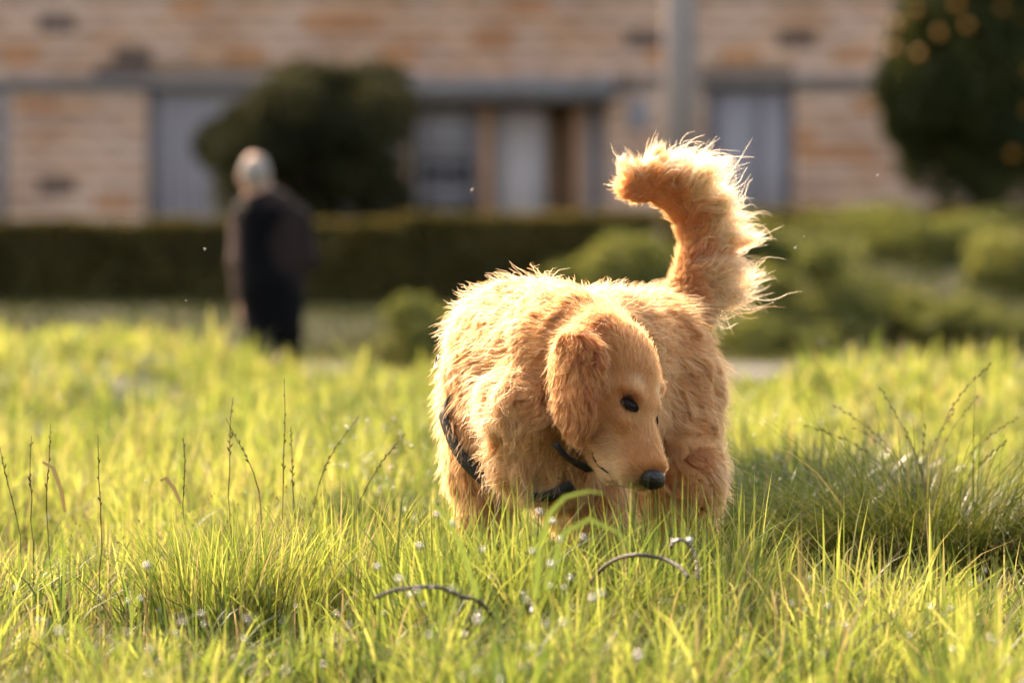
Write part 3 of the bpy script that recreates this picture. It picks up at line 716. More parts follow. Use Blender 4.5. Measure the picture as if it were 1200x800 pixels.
def greens():
    def HX(px, Y): return (px - 600) * Y / FPX
    hedge(HX(-330, 60), HX(482, 60), 59.6, 60.8, .30 , 'trimmed dark hedge behind the man, left of the dog', 26000, 3)
    hedge(HX(468, 60), HX(770, 60), 59.7, 60.9, .36, 'trimmed dark hedge below the porch, between the man and the dog tail', 12000, 4)
    hedge(HX(776, 61.5), HX(1560, 61.5), 61.2, 62.2, .40, 'low dark hedge on the bank below the citrus tree', 22000, 5)
    g = lambda x, Y: float(ground_z(np.array([x]), np.array([Y]))[0])
    # round dark bush behind the man
    Y = 63.5; x = HX(368, Y); tree('round_tree', x, Y, g(x, Y), P(366, 168, Y), (1.34, 1.1, 1.2), 36000, .05, M_bush, 'round dark evergreen tree behind the man, in front of the garage door', 'tree', 11, lumps=34, lump_r=.33)
    # citrus tree
    Y = 63.0; x = HX(1125, Y); ct = P(1150, 85, Y)
    cr = tree('citrus_tree', x, Y, g(x, Y), ct, (1.2, 1.0, 1.6), 52000, .055, M_citrus, 'dark leafy orange tree bearing fruit at the top right', 'tree', 12, lumps=90, lump_r=.3)
    for (px, py) in [(1095, 41), (1127, 33), (1072, 65), (1045, 58), (1197, 85), (1196, 130), (1070, 14), (1116, 8), (1190, 24), (1168, 12), (1050, 30), (1150, -20), (1180, 180), (1100, -30)]:
        p = P(px, py, Y); q = (p - ct) / np.array([1.2, 1, 1.6]); dd = max(0, 1 - (q[0] ** 2 + q[2] ** 2)); p[1] = Y - .85 * math.sqrt(dd)
        o = MB().ball(p - np.array([x, Y, g(x, Y)]), .05, 10, 8).build('orange', M_orange, smooth=True); o.parent = cr
    # mounded shrubs on the bank and along the path
    sh = [(955, 345, 50.0, .62, .50, 'rounded green shrub right of the dog tail, largest on the bank'), (1095, 318, 56, .75, .42, 'wide low green shrub on the bank below the orange tree'),
          (1195, 330, 54, .65, .45, 'green shrub on the bank at the right edge'), (880, 330, 55, .5, .42, 'green shrub touching the dog tail outline on its right'), (745, 320, 52, .55, .50, 'light green shrub on the left side of the dog tail'),
          (1040, 372, 50.5, .5, .28, 'low green shrub in front of the wide shrub'), (1140, 385, 50, .6, .26, 'lowest green shrub near the right edge'), (690, 300, 56, .5, .35, 'small green shrub behind the dog back'),
          (486, 385, 41, .42, .40, 'small rounded green shrub left of the dog back'), (910, 400, 49.3, .55, .2, 'flat green shrub beside the grey path'), (1000, 300, 58.5, .6, .25, 'shrub at the top of the bank under the hedge'), (1150, 292, 59, .8, .2, 'long shrub under the hedge at the right'), (1290, 340, 54, .8, .5, 'green shrub just past the right edge')]
    for k, (px, py, Y, rx, rz, lab) in enumerate(sh):
        x = HX(px, Y); gz = g(x, Y); c = P(px, py, Y); c[2] = max(min(c[2], gz + rz * .9), gz + rz * .3)
        tree('shrub', x, Y, gz, c, (rx, rx * .9, rz), 5200, .05, M_mound, lab, 'shrub', 40 + k, lumps=18, stems=2, group='green shrubs on the bank and by the path', lump_r=.42)
    # pole
    Y = 64.5; x = HX(797, Y); gz = g(x, Y); root = empty('utility_pole', (x, Y, gz)); tag(root, 'thick grey concrete pole in front of the building above the dog tail', 'pole')
    o = MB().tube([(0, 0, -.2), (0, 0, 3), (0, 0, 7.5)], [.20, .19, .16], 20).build('shaft', M_pole, smooth=True); o.parent = root
    o = MB().tube([(0, 0, 0), (0, 0, .35)], [.26, .22], 20).build('base', M_concrete, smooth=True); o.parent = root
    o = MB().box(-.7, .7, -.05, .05, 6.9, 7.0).build('crossarm', M_darkpaint); o.parent = root
greens()
# ------------------------------------------------------------------ sculpting with distance fields
class Prim:
    __slots__ = ('kind', 'a', 'b', 'ra', 'rb', 'r', 'R', 'k', 'm')
def cap(a, b, ra, rb, k=.02, **m):
    p = Prim(); p.kind = 0; p.a = np.asarray(a, float); p.b = np.asarray(b, float); p.ra = ra; p.rb = rb; p.k = k; p.m = m; return p
def ell(c, r, R=None, k=.02, **m):
    p = Prim(); p.kind = 1; p.a = np.asarray(c, float); p.r = np.broadcast_to(np.asarray(r, float), (3,)); p.R = np.eye(3) if R is None else np.asarray(R, float); p.k = k; p.m = m; return p
def pdist(p, X):
    if p.kind == 0:
        d = p.b - p.a; t = np.clip((X - p.a) @ d / (d @ d + 1e-12), 0, 1)
        return np.linalg.norm(X - p.a - t[..., None] * d, axis=-1) - (p.ra + (p.rb - p.ra) * t)
    q = (X - p.a) @ p.R.T; k0 = np.linalg.norm(q / p.r, axis=-1); k1 = np.linalg.norm(q / p.r ** 2, axis=-1)
    return k0 * (k0 - 1) / (k1 + 1e-9)
def pbounds(p, m):
    if p.kind == 0:
        r = max(p.ra, p.rb); return np.minimum(p.a, p.b) - r - m, np.maximum(p.a, p.b) + r + m
    r = max(p.r); return p.a - r - m, p.a + r + m

def sdf_mesh(prims, h, extra=None):
    lo = np.min([pbounds(p, 0)[0] for p in prims], 0) - 3 * h; hi = np.max([pbounds(p, 0)[1] for p in prims], 0) + 3 * h
    n = np.ceil((hi - lo) / h).astype(int) + 1
    F = np.full(n, .2, np.float32)
    for p in prims:
        a, b = pbounds(p, p.k + 3 * h); i0 = np.clip(((a - lo) / h).astype(int), 0, n - 1); i1 = np.clip(((b - lo) / h).astype(int) + 1, 1, n)
        g = [lo[c] + h * np.arange(i0[c], i1[c]) for c in range(3)]
        X = np.stack(np.meshgrid(*g, indexing='ij'), -1); d = pdist(p, X)
        s = F[i0[0]:i1[0], i0[1]:i1[1], i0[2]:i1[2]]; k = p.k
        if p.m.get('cut'):
            d = -d; hh = np.clip(.5 - .5 * (d - s) / k * -1, 0, 1); hh = np.clip(.5 + .5 * (d - s) / k, 0, 1); s[...] = s * (1 - hh) + d * hh + k * hh * (1 - hh)
        else:
            hh = np.clip(.5 + .5 * (s - d) / k, 0, 1); s[...] = s * (1 - hh) + d * hh - k * hh * (1 - hh)
    # surface nets
    sg = F < 0
    c8 = [(i, j, k) for i in (0, 1) for j in (0, 1) for k in (0, 1)]
    sl = lambda A, c: A[c[0]:A.shape[0] - 1 + c[0], c[1]:A.shape[1] - 1 + c[1], c[2]:A.shape[2] - 1 + c[2]]
    cnt = sum(sl(sg, c).astype(np.int8) for c in c8); act = (cnt > 0) & (cnt < 8)
    ai = np.argwhere(act); idm = np.full(act.shape, -1, np.int64); idm[act] = np.arange(len(ai))
    acc = np.zeros((len(ai), 3)); num = np.zeros(len(ai))
    for u in c8:
        for ax in range(3):
            if u[ax]: continue
            v = list(u); v[ax] = 1
            f0 = F[tuple((ai + u).T)]; f1 = F[tuple((ai + np.array(v)).T)]; m = (f0 < 0) != (f1 < 0)
            t = f0 / (f0 - f1 + 1e-12 * ((f0 - f1) == 0)); q = np.tile(np.array(u, float), (len(ai), 1)); q[:, ax] = t
            acc[m] += q[m]; num[m] += 1
    V = lo + h * (ai + acc / num[:, None])
    Q = []
    for ax in range(3):
        o1, o2 = [(1, 2), (2, 0), (0, 1)][ax]
        s0 = [slice(None)] * 3; s1 = [slice(None)] * 3; s0[ax] = slice(0, -1); s1[ax] = slice(1, None)
        cr = sg[tuple(s0)] != sg[tuple(s1)]; e = np.argwhere(cr); e = e[(e[:, o1] > 0) & (e[:, o2] > 0)]
        e = e[(e[:, 0] < act.shape[0]) & (e[:, 1] < act.shape[1]) & (e[:, 2] < act.shape[2])]
        d1 = np.zeros(3, int); d1[o1] = 1; d2 = np.zeros(3, int); d2[o2] = 1
        q = np.stack([idm[tuple((e - d1 - d2).T)], idm[tuple((e - d2).T)], idm[tuple(e.T)], idm[tuple((e - d1).T)]], 1)
        fl = ~sg[tuple(e.T)]; q[fl] = q[fl][:, ::-1]; Q.append(q[(q >= 0).all(1)])
    return V, np.concatenate(Q)

def vnormals(V, Q):
    fn = np.cross(V[Q[:, 2]] - V[Q[:, 0]], V[Q[:, 3]] - V[Q[:, 1]]); N = np.zeros_like(V)
    for k in range(4): np.add.at(N, Q[:, k], fn)
    return unit(N)

# ------------------------------------------------------------------ the dog
DY = 8.9
def D(px, py, d=0.0): return P(px, py, DY + d)
def flow(x, y, z): return unit(np.array([x, y, z], float))
BODYDIR = flow(.52, .75, -.75)

# head frame: F to the nose, U out of the forehead, L the dog's left
hF = unit(np.array([.36, -.50, -.79])); hU0 = np.array([.806, -.271, .539]); hU = unit(hU0 - hF * (hU0 @ hF)); hL = np.cross(hU, hF)
hC = D(710, 450, -.355); HS = 1.07
def H(f, u, l): return hC + (hF * f + hU * u + hL * l) * HS
hR = np.stack([hF, hU, hL])
bodyAx = unit(np.array([.56, .83, -.03])); side = unit(np.array([.83, -.56, 0])); Rb = np.stack([bodyAx, side, np.cross(bodyAx, side)])
PR = []
def add(p): PR.append(p); return p
bd = dict(reg='body', len=.042, lift=.26, dir=BODYDIR, wave=1.2)
ch = dict(reg='body', len=.056, lift=.32, dir=flow(-.10, -.15, -1), wave=1.6)
# trunk
add(ell(D(619, 432, -.10), (.12, .092, .108), Rb, k=.05, **bd))
add(ell(D(603, 466, -.16), (.09, .068, .11), Rb, k=.05, **{**ch, 'len': .040}))
add(ell(D(611, 505, -.15), (.09, .072, .080), Rb, k=.05, **ch))
add(ell(D(655, 434, .05), (.15, .096, .112), Rb, k=.05, **bd))
add(ell(D(712, 420, .18), (.14, .09, .103), Rb, k=.05, **bd))
add(ell(D(754, 424, .31), (.11, .086, .100), Rb, k=.05, **{**bd, 'len': .046, 'dir': flow(.55, .35, -.8), 'lift': .5, 'wave': 1.2}))
add(ell(D(690, 478, .10), (.15, .085, .07), Rb, k=.05, **{**ch, 'len': .05}))
# neck
nk = dict(reg='body', len=.068, lift=.38, dir=flow(-.32, .0, -.95), wave=1.9)
add(cap(D(610, 412, -.12), D(662, 416, -.26), .100, .086, k=.03, **{**nk, 'dir': flow(-.45, .3, -.75), 'len': .056}))
add(cap(D(662, 414, -.25), D(702, 420, -.33), .085, .068, k=.03, **{**nk, 'len': .034, 'dir': flow(-.8, .25, -.35), 'lift': .25}))
add(cap(D(634, 472, -.29), D(686, 478, -.33), .078, .055, k=.018, **nk))
add(ell(D(634, 522, -.27), (.072, .065, .066), k=.018, **{**nk, 'len': .072, 'dir': flow(-.05, -.1, -1)}))
add(ell(D(668, 515, -.27), (.035, .05, .045), k=.04, **{**nk, 'len': .06, 'dir': flow(.0, -.1, -1)}))
# head
hd = dict(reg='head', len=.017, lift=.24, dir=-hF, wave=.15)
face = {**hd, 'len': .011, 'lift': .2}
def hell(c, r, k, **m): add(ell(H(*c), np.array(r) * HS, hR, k=k, **m))
def hcap(a, b, ra, rb, k, **m): add(cap(H(*a), H(*b), ra * HS, rb * HS, k=k, **m))
hell((-.012, .006, .004), (.072, .066, .072), .02, **hd)
hell((-.050, -.004, 0), (.050, .050, .055), .03, **hd)
hell((.040, .022, 0), (.040, .032, .050), .015, **{**hd, 'len': .010})
for s in (-1, 1):
    hell((.048, .037, s * .025), (.021, .011, .016), .010, **face)                 # brow
    hell((.078, .012, s * .034), (.022, .010, .011), .018, **face)                  # cheek bone below the eye
    hell((.030, -.016, s * .042), (.046, .040, .030), .02, **{**hd, 'len': .016, 'dir': flow(*(-hF + s * .4 * hL - .3 * hU))})
    hcap((.078, -.010, s * .015), (.140, -.012, s * .0155), .0270, .0225, .012, **{**face, 'dir': flow(*(-hF * .8 - hU * .7 + hL * s * .3))})
    hcap((.064, -.030, s * .026), (.130, -.033, s * .016), .0180, .0150, .009, **{**face, 'dir': flow(*(-hF * .6 - hU * .9))})
hcap((.066, .012, 0), (.148, .007, 0), .029, .0225, .014, **face)
hcap((.035, -.056, 0), (.122, -.047, 0), .023, .0125, .008, **{**face, 'len': .014, 'dir': flow(*(-hF - hU * .6))})
for s in (-1, 1): add(ell(H(.067, .030, s * .0375), np.array((.013, .009, .008)) * HS, hR, k=.006, cut=True, **face))   # eye sockets
# ears
er = dict(reg='ear', len=.038, lift=.2, dir=flow(-.05, -.1, -1), wave=1.7)
nE = unit(np.array([-.50, -.86, .12])); uE = unit(np.array([.22, -.02, 1.0]) - nE * (np.array([.22, -.02, 1.0]) @ nE)); wE = np.cross(nE, uE); RE = np.stack([wE, uE, nE])
add(ell(D(676, 430, -.425), (.040, .046, .012), RE, k=.022, **er))
add(ell(D(675, 466, -.435), (.032, .044, .010), RE, k=.015, **er))
add(ell(D(684, 490, -.430), (.020, .026, .009), RE, k=.015, **er))
add(cap(D(700, 398, -.385), D(682, 414, -.415), .022, .022, k=.035, **{**er, 'len': .028, 'dir': flow(-.6, -.2, -.8)}))
add(cap(H(-.02, .026, .062), D(764, 452, -.26), .020, .013, k=.035, **{**er, 'len': .018, 'dir': flow(.2, 0, -1)}))
# forelegs
lg = dict(reg='leg', len=.022, lift=.25, dir=flow(0, .05, -1), wave=.5)
def foreleg(sh, el, wr, pw):
    add(cap(sh, el, .078, .056, k=.05, **{**lg, 'len': .040})); add(cap(el, wr, .050, .030, k=.02, **{**lg, 'len': .034})); add(cap(wr, pw, .026, .026, k=.015, **{**lg, 'len': .014}))
    add(ell(pw + np.array([0, -.035, -.002]), (.034, .050, .026), k=.015, **{**lg, 'len': .009}))
    for t in (-.021, -.007, .007, .021): add(ell(pw + np.array([t, -.074 + abs(t) * .5, -.006]), (.0095, .02, .016), k=.004, **{**lg, 'len': .006}))
gzd = lambda v: float(ground_z(np.array([v[0]]), np.array([v[1]]))[0])
def gp(px, d, z=.024):
    v = D(px, 700, d); v[2] = gzd(v) + z; return v
add(ell(D(579, 472, -.10), (.052, .072, .112), k=.012, **{**ch, 'len': .038}))
foreleg(D(582, 480, -.13), D(571, 545, -.12), D(563, 640, -.17), gp(555, -.17))
foreleg(D(660, 490, -.17), D(690, 545, -.20), D(712, 640, -.27), gp(716, -.27))
# hind legs
def hind(hip, st, hk, pw):
    q = dict(reg='leg', len=.048, lift=.5, dir=flow(.6, .25, -.8), wave=1.3)
    add(cap(hip, st, .086, .060, k=.05, **q)); add(cap(st, hk, .058, .028, k=.03, **{**q, 'len': .03})); add(cap(hk, pw, .024, .024, k=.015, **{**lg, 'len': .015}))
    add(ell(pw + np.array([-.01, -.035, 0]), (.034, .052, .026), k=.015, **{**lg, 'len': .009}))
hind(D(770, 460, .28), D(790, 560, .20), D(806, 650, .36), gp(800, .30))
o_ = np.array([-.165, .11, 0])
hind(D(782, 455, .28) + o_, D(795, 560, .20) + o_, D(812, 650, .36) + o_, gp(795, .30) + o_)
# tail
TP = [D(798, 352, .40), D(813, 318, .42), D(817, 285, .43), D(808, 255, .43), D(790, 232, .42), D(765, 218, .41), D(742, 222, .40)]
TR = [.034, .027, .024, .023, .022, .020, .016]
tl = dict(reg='tail', len=.028, lift=.3, dir=flow(0, 0, 1), wave=.8)
for k in range(6): add(cap(TP[k], TP[k + 1], TR[k] * .9, TR[k + 1] * .9, k=.02, **tl))

dogV, dogQ = sdf_mesh(PR, .0046)
dogN = vnormals(dogV, dogQ)

def fur_mat(name, gain=1.0):
    m = bpy.data.materials.new(name); m.use_nodes = True; nt = m.node_tree; N = nt.nodes; L = nt.links
    for n in list(N): N.remove(n)
    out = N.new('ShaderNodeOutputMaterial'); hb = N.new('ShaderNodeBsdfHairPrincipled'); hb.model = 'CHIANG'; hb.parametrization = 'COLOR'
    at = N.new('ShaderNodeAttribute'); at.attribute_name = 'tint'
    L.new(at.outputs['Color'], hb.inputs['Color'])
    hb.inputs['Roughness'].default_value = .62; hb.inputs['Radial Roughness'].default_value = .75
    if 'Coat' in hb.inputs: hb.inputs['Coat'].default_value = 0
    hb.inputs['IOR'].default_value = 1.35; hb.inputs['Random Roughness'].default_value = .2
    L.new(hb.outputs[0], out.inputs[0]); return m
M_fur = fur_mat('golden_fur')
M_skin = mat('dog_skin', (.22, .09, .03), .9)
M_nose = mat('dog_nose', (.018, .014, .014), .38, bump=(220, .5))
M_eye = mat('dog_eye', (.012, .005, .003), .12, spec=.13)
M_rim = mat('dog_eyelid', (.012, .006, .004), .8, spec=.15)
M_web = mat('black_webbing', (.016, .016, .019), .65, bump=(400, .5))
M_steel = mat('steel', (.20, .17, .18), .35, metal=1.0)

# strap line of the harness on the dog's right side (world points on the coat)
strap_px = [(527, 455), (530, 474), (533, 488), (541, 511), (555, 534), (573, 551), (595, 562), (620, 568)]
def field(X):
    f = np.full(len(X), .3)
    for p in PR:
        if p.m.get('cut'): continue
        d = pdist(p, X); k = p.k; hh = np.clip(.5 + .5 * (f - d) / k, 0, 1); f = f * (1 - hh) + d * hh - k * hh * (1 - hh)
    return f
def hit(px, py, off=0.0):
    """march along the view ray to the coat surface (nearest approach when it misses): used to seat worn things"""
    a = np.array([0, 0, CAM_Z]); d = unit(P(px, py, 8.2) - a); ts = np.linspace(8.2, 9.6, 700)
    f = field(a + d * ts[:, None]) - off; i = np.argmax(f < 0) if (f < 0).any() else np.argmin(f)
    return a + d * ts[i]

def build_dog():
    org = np.array([D(650, 700)[0], DY + .05, gzd(D(650, 700))])
    root = empty('dog', org); tag(root, 'golden retriever with curled feathery tail, head lowered, standing in the grass', 'dog')
    body = link(bpy.data.objects.new('body', np_mesh('body', dogV - org, quads=dogQ, mat=M_skin)), root)
    # --- roots
    Vq = dogV[dogQ]; ctr = Vq.mean(1); area = .5 * np.linalg.norm(np.cross(Vq[:, 2] - Vq[:, 0], Vq[:, 3] - Vq[:, 1]), axis=1)
    fnm = unit(np.cross(Vq[:, 2] - Vq[:, 0], Vq[:, 3] - Vq[:, 1]))
    def weights(X):
        Dm = np.stack([pdist(p, X) + (9 if p.m.get('cut') else 0) for p in PR], 1); e = np.exp(-(Dm - Dm.min(1, keepdims=True)) / .010); return e / e.sum(1, keepdims=True)
    regs = np.array([p.m['reg'] for p in PR]); Wc = weights(ctr)
    def mixs(Wt, key): return Wt @ np.array([p.m[key] for p in PR])
    isreg = lambda Wt, r: Wt[:, regs == r].sum(1)
    dens = np.ones(len(ctr)) * 72e4
    dens *= 1 + 2.2 * isreg(Wc, 'head') + 1.0 * isreg(Wc, 'ear') + .45 * isreg(Wc, 'tail')
    dens *= np.where(fnm[:, 1] > .35, .45, 1.0) * np.where(ctr[:, 2] < .10, .5, 1)
    n = rng.poisson(area * dens); fi = np.repeat(np.arange(len(ctr)), n); N = len(fi)
    u = rng.random((N, 2)); A = Vq[fi]; NQ = dogN[dogQ][fi]
    w4 = np.stack([(1 - u[:, 0]) * (1 - u[:, 1]), u[:, 0] * (1 - u[:, 1]), u[:, 0] * u[:, 1], (1 - u[:, 0]) * u[:, 1]], 1)[..., None]
    X = (A * w4).sum(1); Nn = unit((NQ * w4).sum(1))
    # groom evaluated at clump centres and at hairs
    def groom(X, Nn):
        Wt = weights(X); ln = mixs(Wt, 'len'); lift = mixs(Wt, 'lift'); wave = mixs(Wt, 'wave'); g = Wt @ np.array([p.m['dir'] for p in PR])
        tw = isreg(Wt, 'tail'); tm = tw > .02
        if tm.any():
            Xt = X[tm]; TPa = np.array(TP); best = np.full(len(Xt), 9.); par = np.zeros(len(Xt)); tan = np.zeros((len(Xt), 3))
            for k in range(6):
                d = TPa[k + 1] - TPa[k]; t = np.clip((Xt - TPa[k]) @ d / (d @ d), 0, 1); dd = np.linalg.norm(Xt - TPa[k] - t[:, None] * d, axis=1)
                b = dd < best; best[b] = dd[b]; par[b] = k + t[b]; tan[b] = unit(d)
            outw = np.cross(tan, np.array([0, 1., 0])); outw = unit(outw)      # convex side of the curl
            outw *= np.sign((outw * (np.array([.40, 0, .55]))).sum(1) + 1e-6)[:, None]
            outw = np.where((par < 2.2)[:, None], unit(outw + np.array([.2, 0, 0])), outw)
            sd_ = (Nn[tm] * outw).sum(1); s = sstep(-.55, .55, sd_)
            prof = np.interp(par, [0, .6, 1.5, 3, 4.2, 5.2, 6], [.050, .062, .072, .076, .068, .052, .032])
            lt = .017 + prof * s
            up = np.interp(par, [0, 1.0, 2, 3, 4.5, 5.5, 6], [-1.1, -.7, -.1, .30, .15, .0, -.5])[:, None]
            gt = outw * (s[:, None] * 1.5 - .1) - tan * np.interp(par, [0, 2, 3.5, 5, 6], [.25, .25, .35, .8, -.2])[:, None] * (s[:, None]) + np.array([0, 0, 1.]) * up * s[:, None] * .6 + tan * (1 - s[:, None]) * .9
            gt[:, 1] *= .35
            a = tw[tm][:, None]; g[tm] = g[tm] * (1 - a) + unit(gt) * a; ln[tm] = ln[tm] * (1 - a[:, 0]) + lt * a[:, 0]
            lift[tm] = lift[tm] * (1 - a[:, 0]) + .12 * a[:, 0]
        # coat swirls
        sw = np.stack([vnoise(X * 7 + 3, 1), vnoise(X * 7 + 11, 2), vnoise(X * 7 + 23, 3)], 1) * (.60 * np.clip(ln / .05, 0, 1))[:, None]
        g = unit(g) + sw; g = g - Nn * (g * Nn).sum(1)[:, None] * (1 - .9 * tw[:, None]); g = unit(g)
        ln = ln * (1 + .28 * vnoise(X * 22, 8))
        return Wt, ln, lift, wave, g, tw
    Wt, ln, lift, wave, g, tw = groom(X, Nn)
    lock = vnoise(X * 60, 77); ln = ln * (1 + (.12 * tw + .20) * np.clip(ln / .04, 0, 1.2) * np.clip(lock * 1.8, -.7, 1.1)); wave = wave * (1 + .6 * tw)
    ln = ln * np.where(ln > .014, rng.uniform(.45, 1.15, N) * np.where(tw > .5, rng.uniform(.6, 1.3, N), 1), rng.uniform(.8, 1.1, N))
    # clump centres: two levels
    import mathutils
    def cluster(m):
        ci = rng.choice(N, m, replace=False); kd = mathutils.kdtree.KDTree(m)
        for a, i in enumerate(ci): kd.insert(X[i], a)
        kd.balance(); near = np.fromiter((kd.find(x)[1] for x in X), int, N); return ci, near
    from mathutils import kdtree
    ci1, nr1 = cluster(N // 240); ci2, nr2 = cluster(N // 22)
    K = 8; t = np.linspace(0, 1, K)
    def curve(i):
        """polyline of hair i (array of indices)"""
        Xi, Ni, gi = X[i], Nn[i], g[i]; li = ln[i][:, None]; lf = lift[i][:, None]; wv = wave[i]
        b = unit(np.cross(Ni, gi)); C = np.zeros((len(i), K, 3)); C[:, 0] = Xi; p = Xi.copy()
        ph = vnoise(Xi * 26, 5) * 6.0; amp = wv * .62 * np.clip(ln[i] / .04, 0, 1.6); fr = 5.0 + 2.0 * vnoise(Xi * 9, 6)
        for k in range(1, K):
            tt = (k - .5) / (K - 1); d = gi + Ni * lf * (1.9 - 1.7 * tt) + b * (amp * np.sin(ph + fr * tt))[:, None]
            d = d + np.array([0, 0, -.35]) * tt * (np.clip(li / .05, 0, 1.5)) * (1 - .8 * tw[i][:, None])
            p = p + unit(d) * li / (K - 1); C[:, k] = p
        return C
    allc = curve(np.arange(N)); c1 = allc[ci1][nr1]; c2 = allc[ci2][nr2]
    long_ = np.clip(ln / .03, .1, 1)[:, None, None]; tt = t[None, :, None]
    C = allc + (c2 - allc) * (tt ** 1.0) * (.72 - .12 * tw)[:, None, None] * long_
    C = C + (c1 - C) * (tt ** 1.5) * (.42 + .06 * tw)[:, None, None] * long_
    C += (rng.normal(0, 1, (N, 1, 3)) * tt ** 1.5 + rng.normal(0, .35, (N, K, 3)) * tt) * (.045 * ln)[:, None, None]
    # stray hairs
    st = rng.random(N) < .03 + .03 * tw; C[st] += (Nn[st][:, None, :] * (ln[st] * .38)[:, None, None]) * tt
    C[:, 0] = X
    # clear the strap, eyes, nose
    keep = np.ones(N, bool)
    for q in STRAP: keep &= np.linalg.norm(X - q, axis=1) > .0110
    for s in (-1, 1): keep &= ((((X - H(.067, .032, s * .036)) @ hR.T) / np.array([.0125, .0085, .011])) ** 2).sum(1) > 1
    keep &= np.linalg.norm(X - H(.164, .004, 0), axis=1) > .020
    keep &= ~((ln < .012) & (rng.random(N) < .12))
    tailout = (tw > .5) & (ln > .045); keep &= ~(tailout & (rng.random(N) < .5))
    # colour
    w = lambda r: isreg(Wt, r)
    base = np.array([.365, .134, .042]); cream = np.array([.62, .35, .17]); deep = np.array([.19, .052, .012])
    tone = .5 + .5 * vnoise(X * 8, 30) * .7 + rng.normal(0, .16, N) + (rng.normal(0, .30, len(ci1))[nr1] + rng.normal(0, .18, len(ci2))[nr2]) * np.clip(ln / .03, .45, 1)
    hl = (X - hC) @ hR.T; hw0 = w('head')
    col = base[None] * np.ones((N, 1))
    lc = sstep(.035, .085, ln) * .38 + .12 * np.clip(tone - .5, 0, 1)
    lc = np.clip(lc + .35 * tw * sstep(.04, .08, ln), 0, 1)
    col = col + (cream - base) * lc[:, None]; pale = np.array([.52, .31, .15]); col = col + (pale - col) * (tw * sstep(.035, .062, ln / 1.0) * .85)[:, None]
    eyed = hw0 * np.exp(-((hl[:, 0] - .02) / .06) ** 2); dp = np.clip(.40 * w('ear') + .45 * tw * (1 - sstep(.028, .05, ln)) + .55 * np.clip(.5 - tone, 0, 1) * 1.6 + .30 * eyed, 0, 1)
    col = col + (deep - col) * dp[:, None]
    hw = w('head'); muz = hw * sstep(.07, .15, hl[:, 0]) * sstep(.01, -.03, hl[:, 1]); col = col + (cream - col) * (.60 * muz)[:, None]
    for s in (-1, 1):       # dark eyeliner markings and paler eyebrow
        de = np.linalg.norm((X - H(.069, .032, s * .036)) * 1.0, axis=1); k_ = hw0 * np.exp(-(de / .0155) ** 4) * .75; col = col + (np.array([.06, .02, .008]) - col) * k_[:, None]
        db = np.linalg.norm(X - H(.045, .045, s * .026), axis=1); col = col + (cream - col) * (hw0 * np.exp(-(db / .012) ** 2) * .5)[:, None]
    mid_ = hw0 * np.exp(-(hl[:, 2] / .010) ** 2) * sstep(.0, .05, hl[:, 0]) * .35 * (hl[:, 1] > 0); col = col + (deep * 1.2 - col) * mid_[:, None]
    chest = sstep(.34, .18, X[:, 2]) * w('body') * .25; col = col + (cream - col) * chest[:, None]
    col = np.clip(col * (1 + rng.normal(0, 1, (N, 1)) * (.08 + .10 * hw[:, None])), .02, .97)
    reg = np.argmax(np.stack([w('body'), w('head'), w('ear'), w('leg'), w('tail')], 1), 1)
    rad0 = np.where(reg == 4, .00048, .00042)
    for r, nm in enumerate(('coat', 'head_fur', 'ear_fur', 'leg_fur', 'tail_fur')):
        m = keep & (reg == r); k = int(m.sum())
        cv = bpy.data.hair_curves.new(nm); cv.add_curves([K] * k)
        cv.position_data.foreach_set('vector', (C[m] - org).astype(np.float32).ravel())
        ra = cv.attributes.new('radius', 'FLOAT', 'POINT'); ra.data.foreach_set('value', (rad0[m][:, None] * (1.0 - .85 * t[None] ** 1.8)).astype(np.float32).ravel())
        at = cv.attributes.new('tint', 'FLOAT_COLOR', 'CURVE'); at.data.foreach_set('color', np.concatenate([col[m], np.ones((k, 1))], 1).astype(np.float32).ravel())
        cv.materials.append(M_fur); link(bpy.data.objects.new(nm, cv), root)
    print('hairs', N)
    # --- nose, eyes, lips
    mb = MB(); mb.ball(H(.166, .005, 0), (.0170, .0180, .0235), 20, 14, R=hR)
    nV = np.concatenate(mb.V); loc = (nV - hC) @ hR.T
    for s in (-1, 1):
        dd = (loc[:, 2] - s * .0095) ** 2 / .0050 ** 2 + (loc[:, 1] - .003) ** 2 / .0055 ** 2
        nV = nV - (hF * (.006 * np.exp(-dd) * (loc[:, 0] > .162))[:, None])
    grove = np.exp(-(loc[:, 2] / .0018) ** 2) * (loc[:, 0] > .16) * (loc[:, 1] < .004); nV = nV - hF * (.0022 * grove)[:, None]
    link(bpy.data.objects.new('nose', np_mesh('nose', nV - org, np.concatenate(mb.T), np.concatenate(mb.Q), M_nose)), root)
    for s in (-1, 1):
        ec = H(.067, .029, s * .0355); on = unit(hU * .75 + hL * s * .75 + hF * .15); ex = unit(hF * .62 + hL * .62 + hU * .15) if s < 0 else unit(hF * .62 - hL * .62 + hU * .15); ex = unit(ex - on * (ex @ on)); ey = np.cross(on, ex)
        R3 = np.stack([ex, ey, on])
        e = MB().ball(ec + on * .0020, (.0130, .0072, .0068), 14, 10, R=R3).build('eye', M_eye, root, smooth=True)
        mb = MB(); a = np.linspace(0, 2 * math.pi, 19)
        for sgn in (1,):
            pts = np.array([ec + on * (.0055 - .003 * abs(math.cos(q))) + ex * .0150 * math.cos(q) + ey * .0070 * math.sin(q) for q in a]); mb.tube(pts, .0022, 6, cap=False)
        o = mb.build('eyelid', M_rim, root, smooth=True)
        # lip line, found on the near side and mirrored
        pts = []
        for q in [(697, 529), (700, 536), (704, 543), (709, 549), (716, 554)]:
            l_ = (hit(*q) - hC) @ hR.T; l_[2] = s * abs(l_[2]) ; pts.append(hC + l_ @ hR + unit(-hU * .6 + hL * s) * .0045)
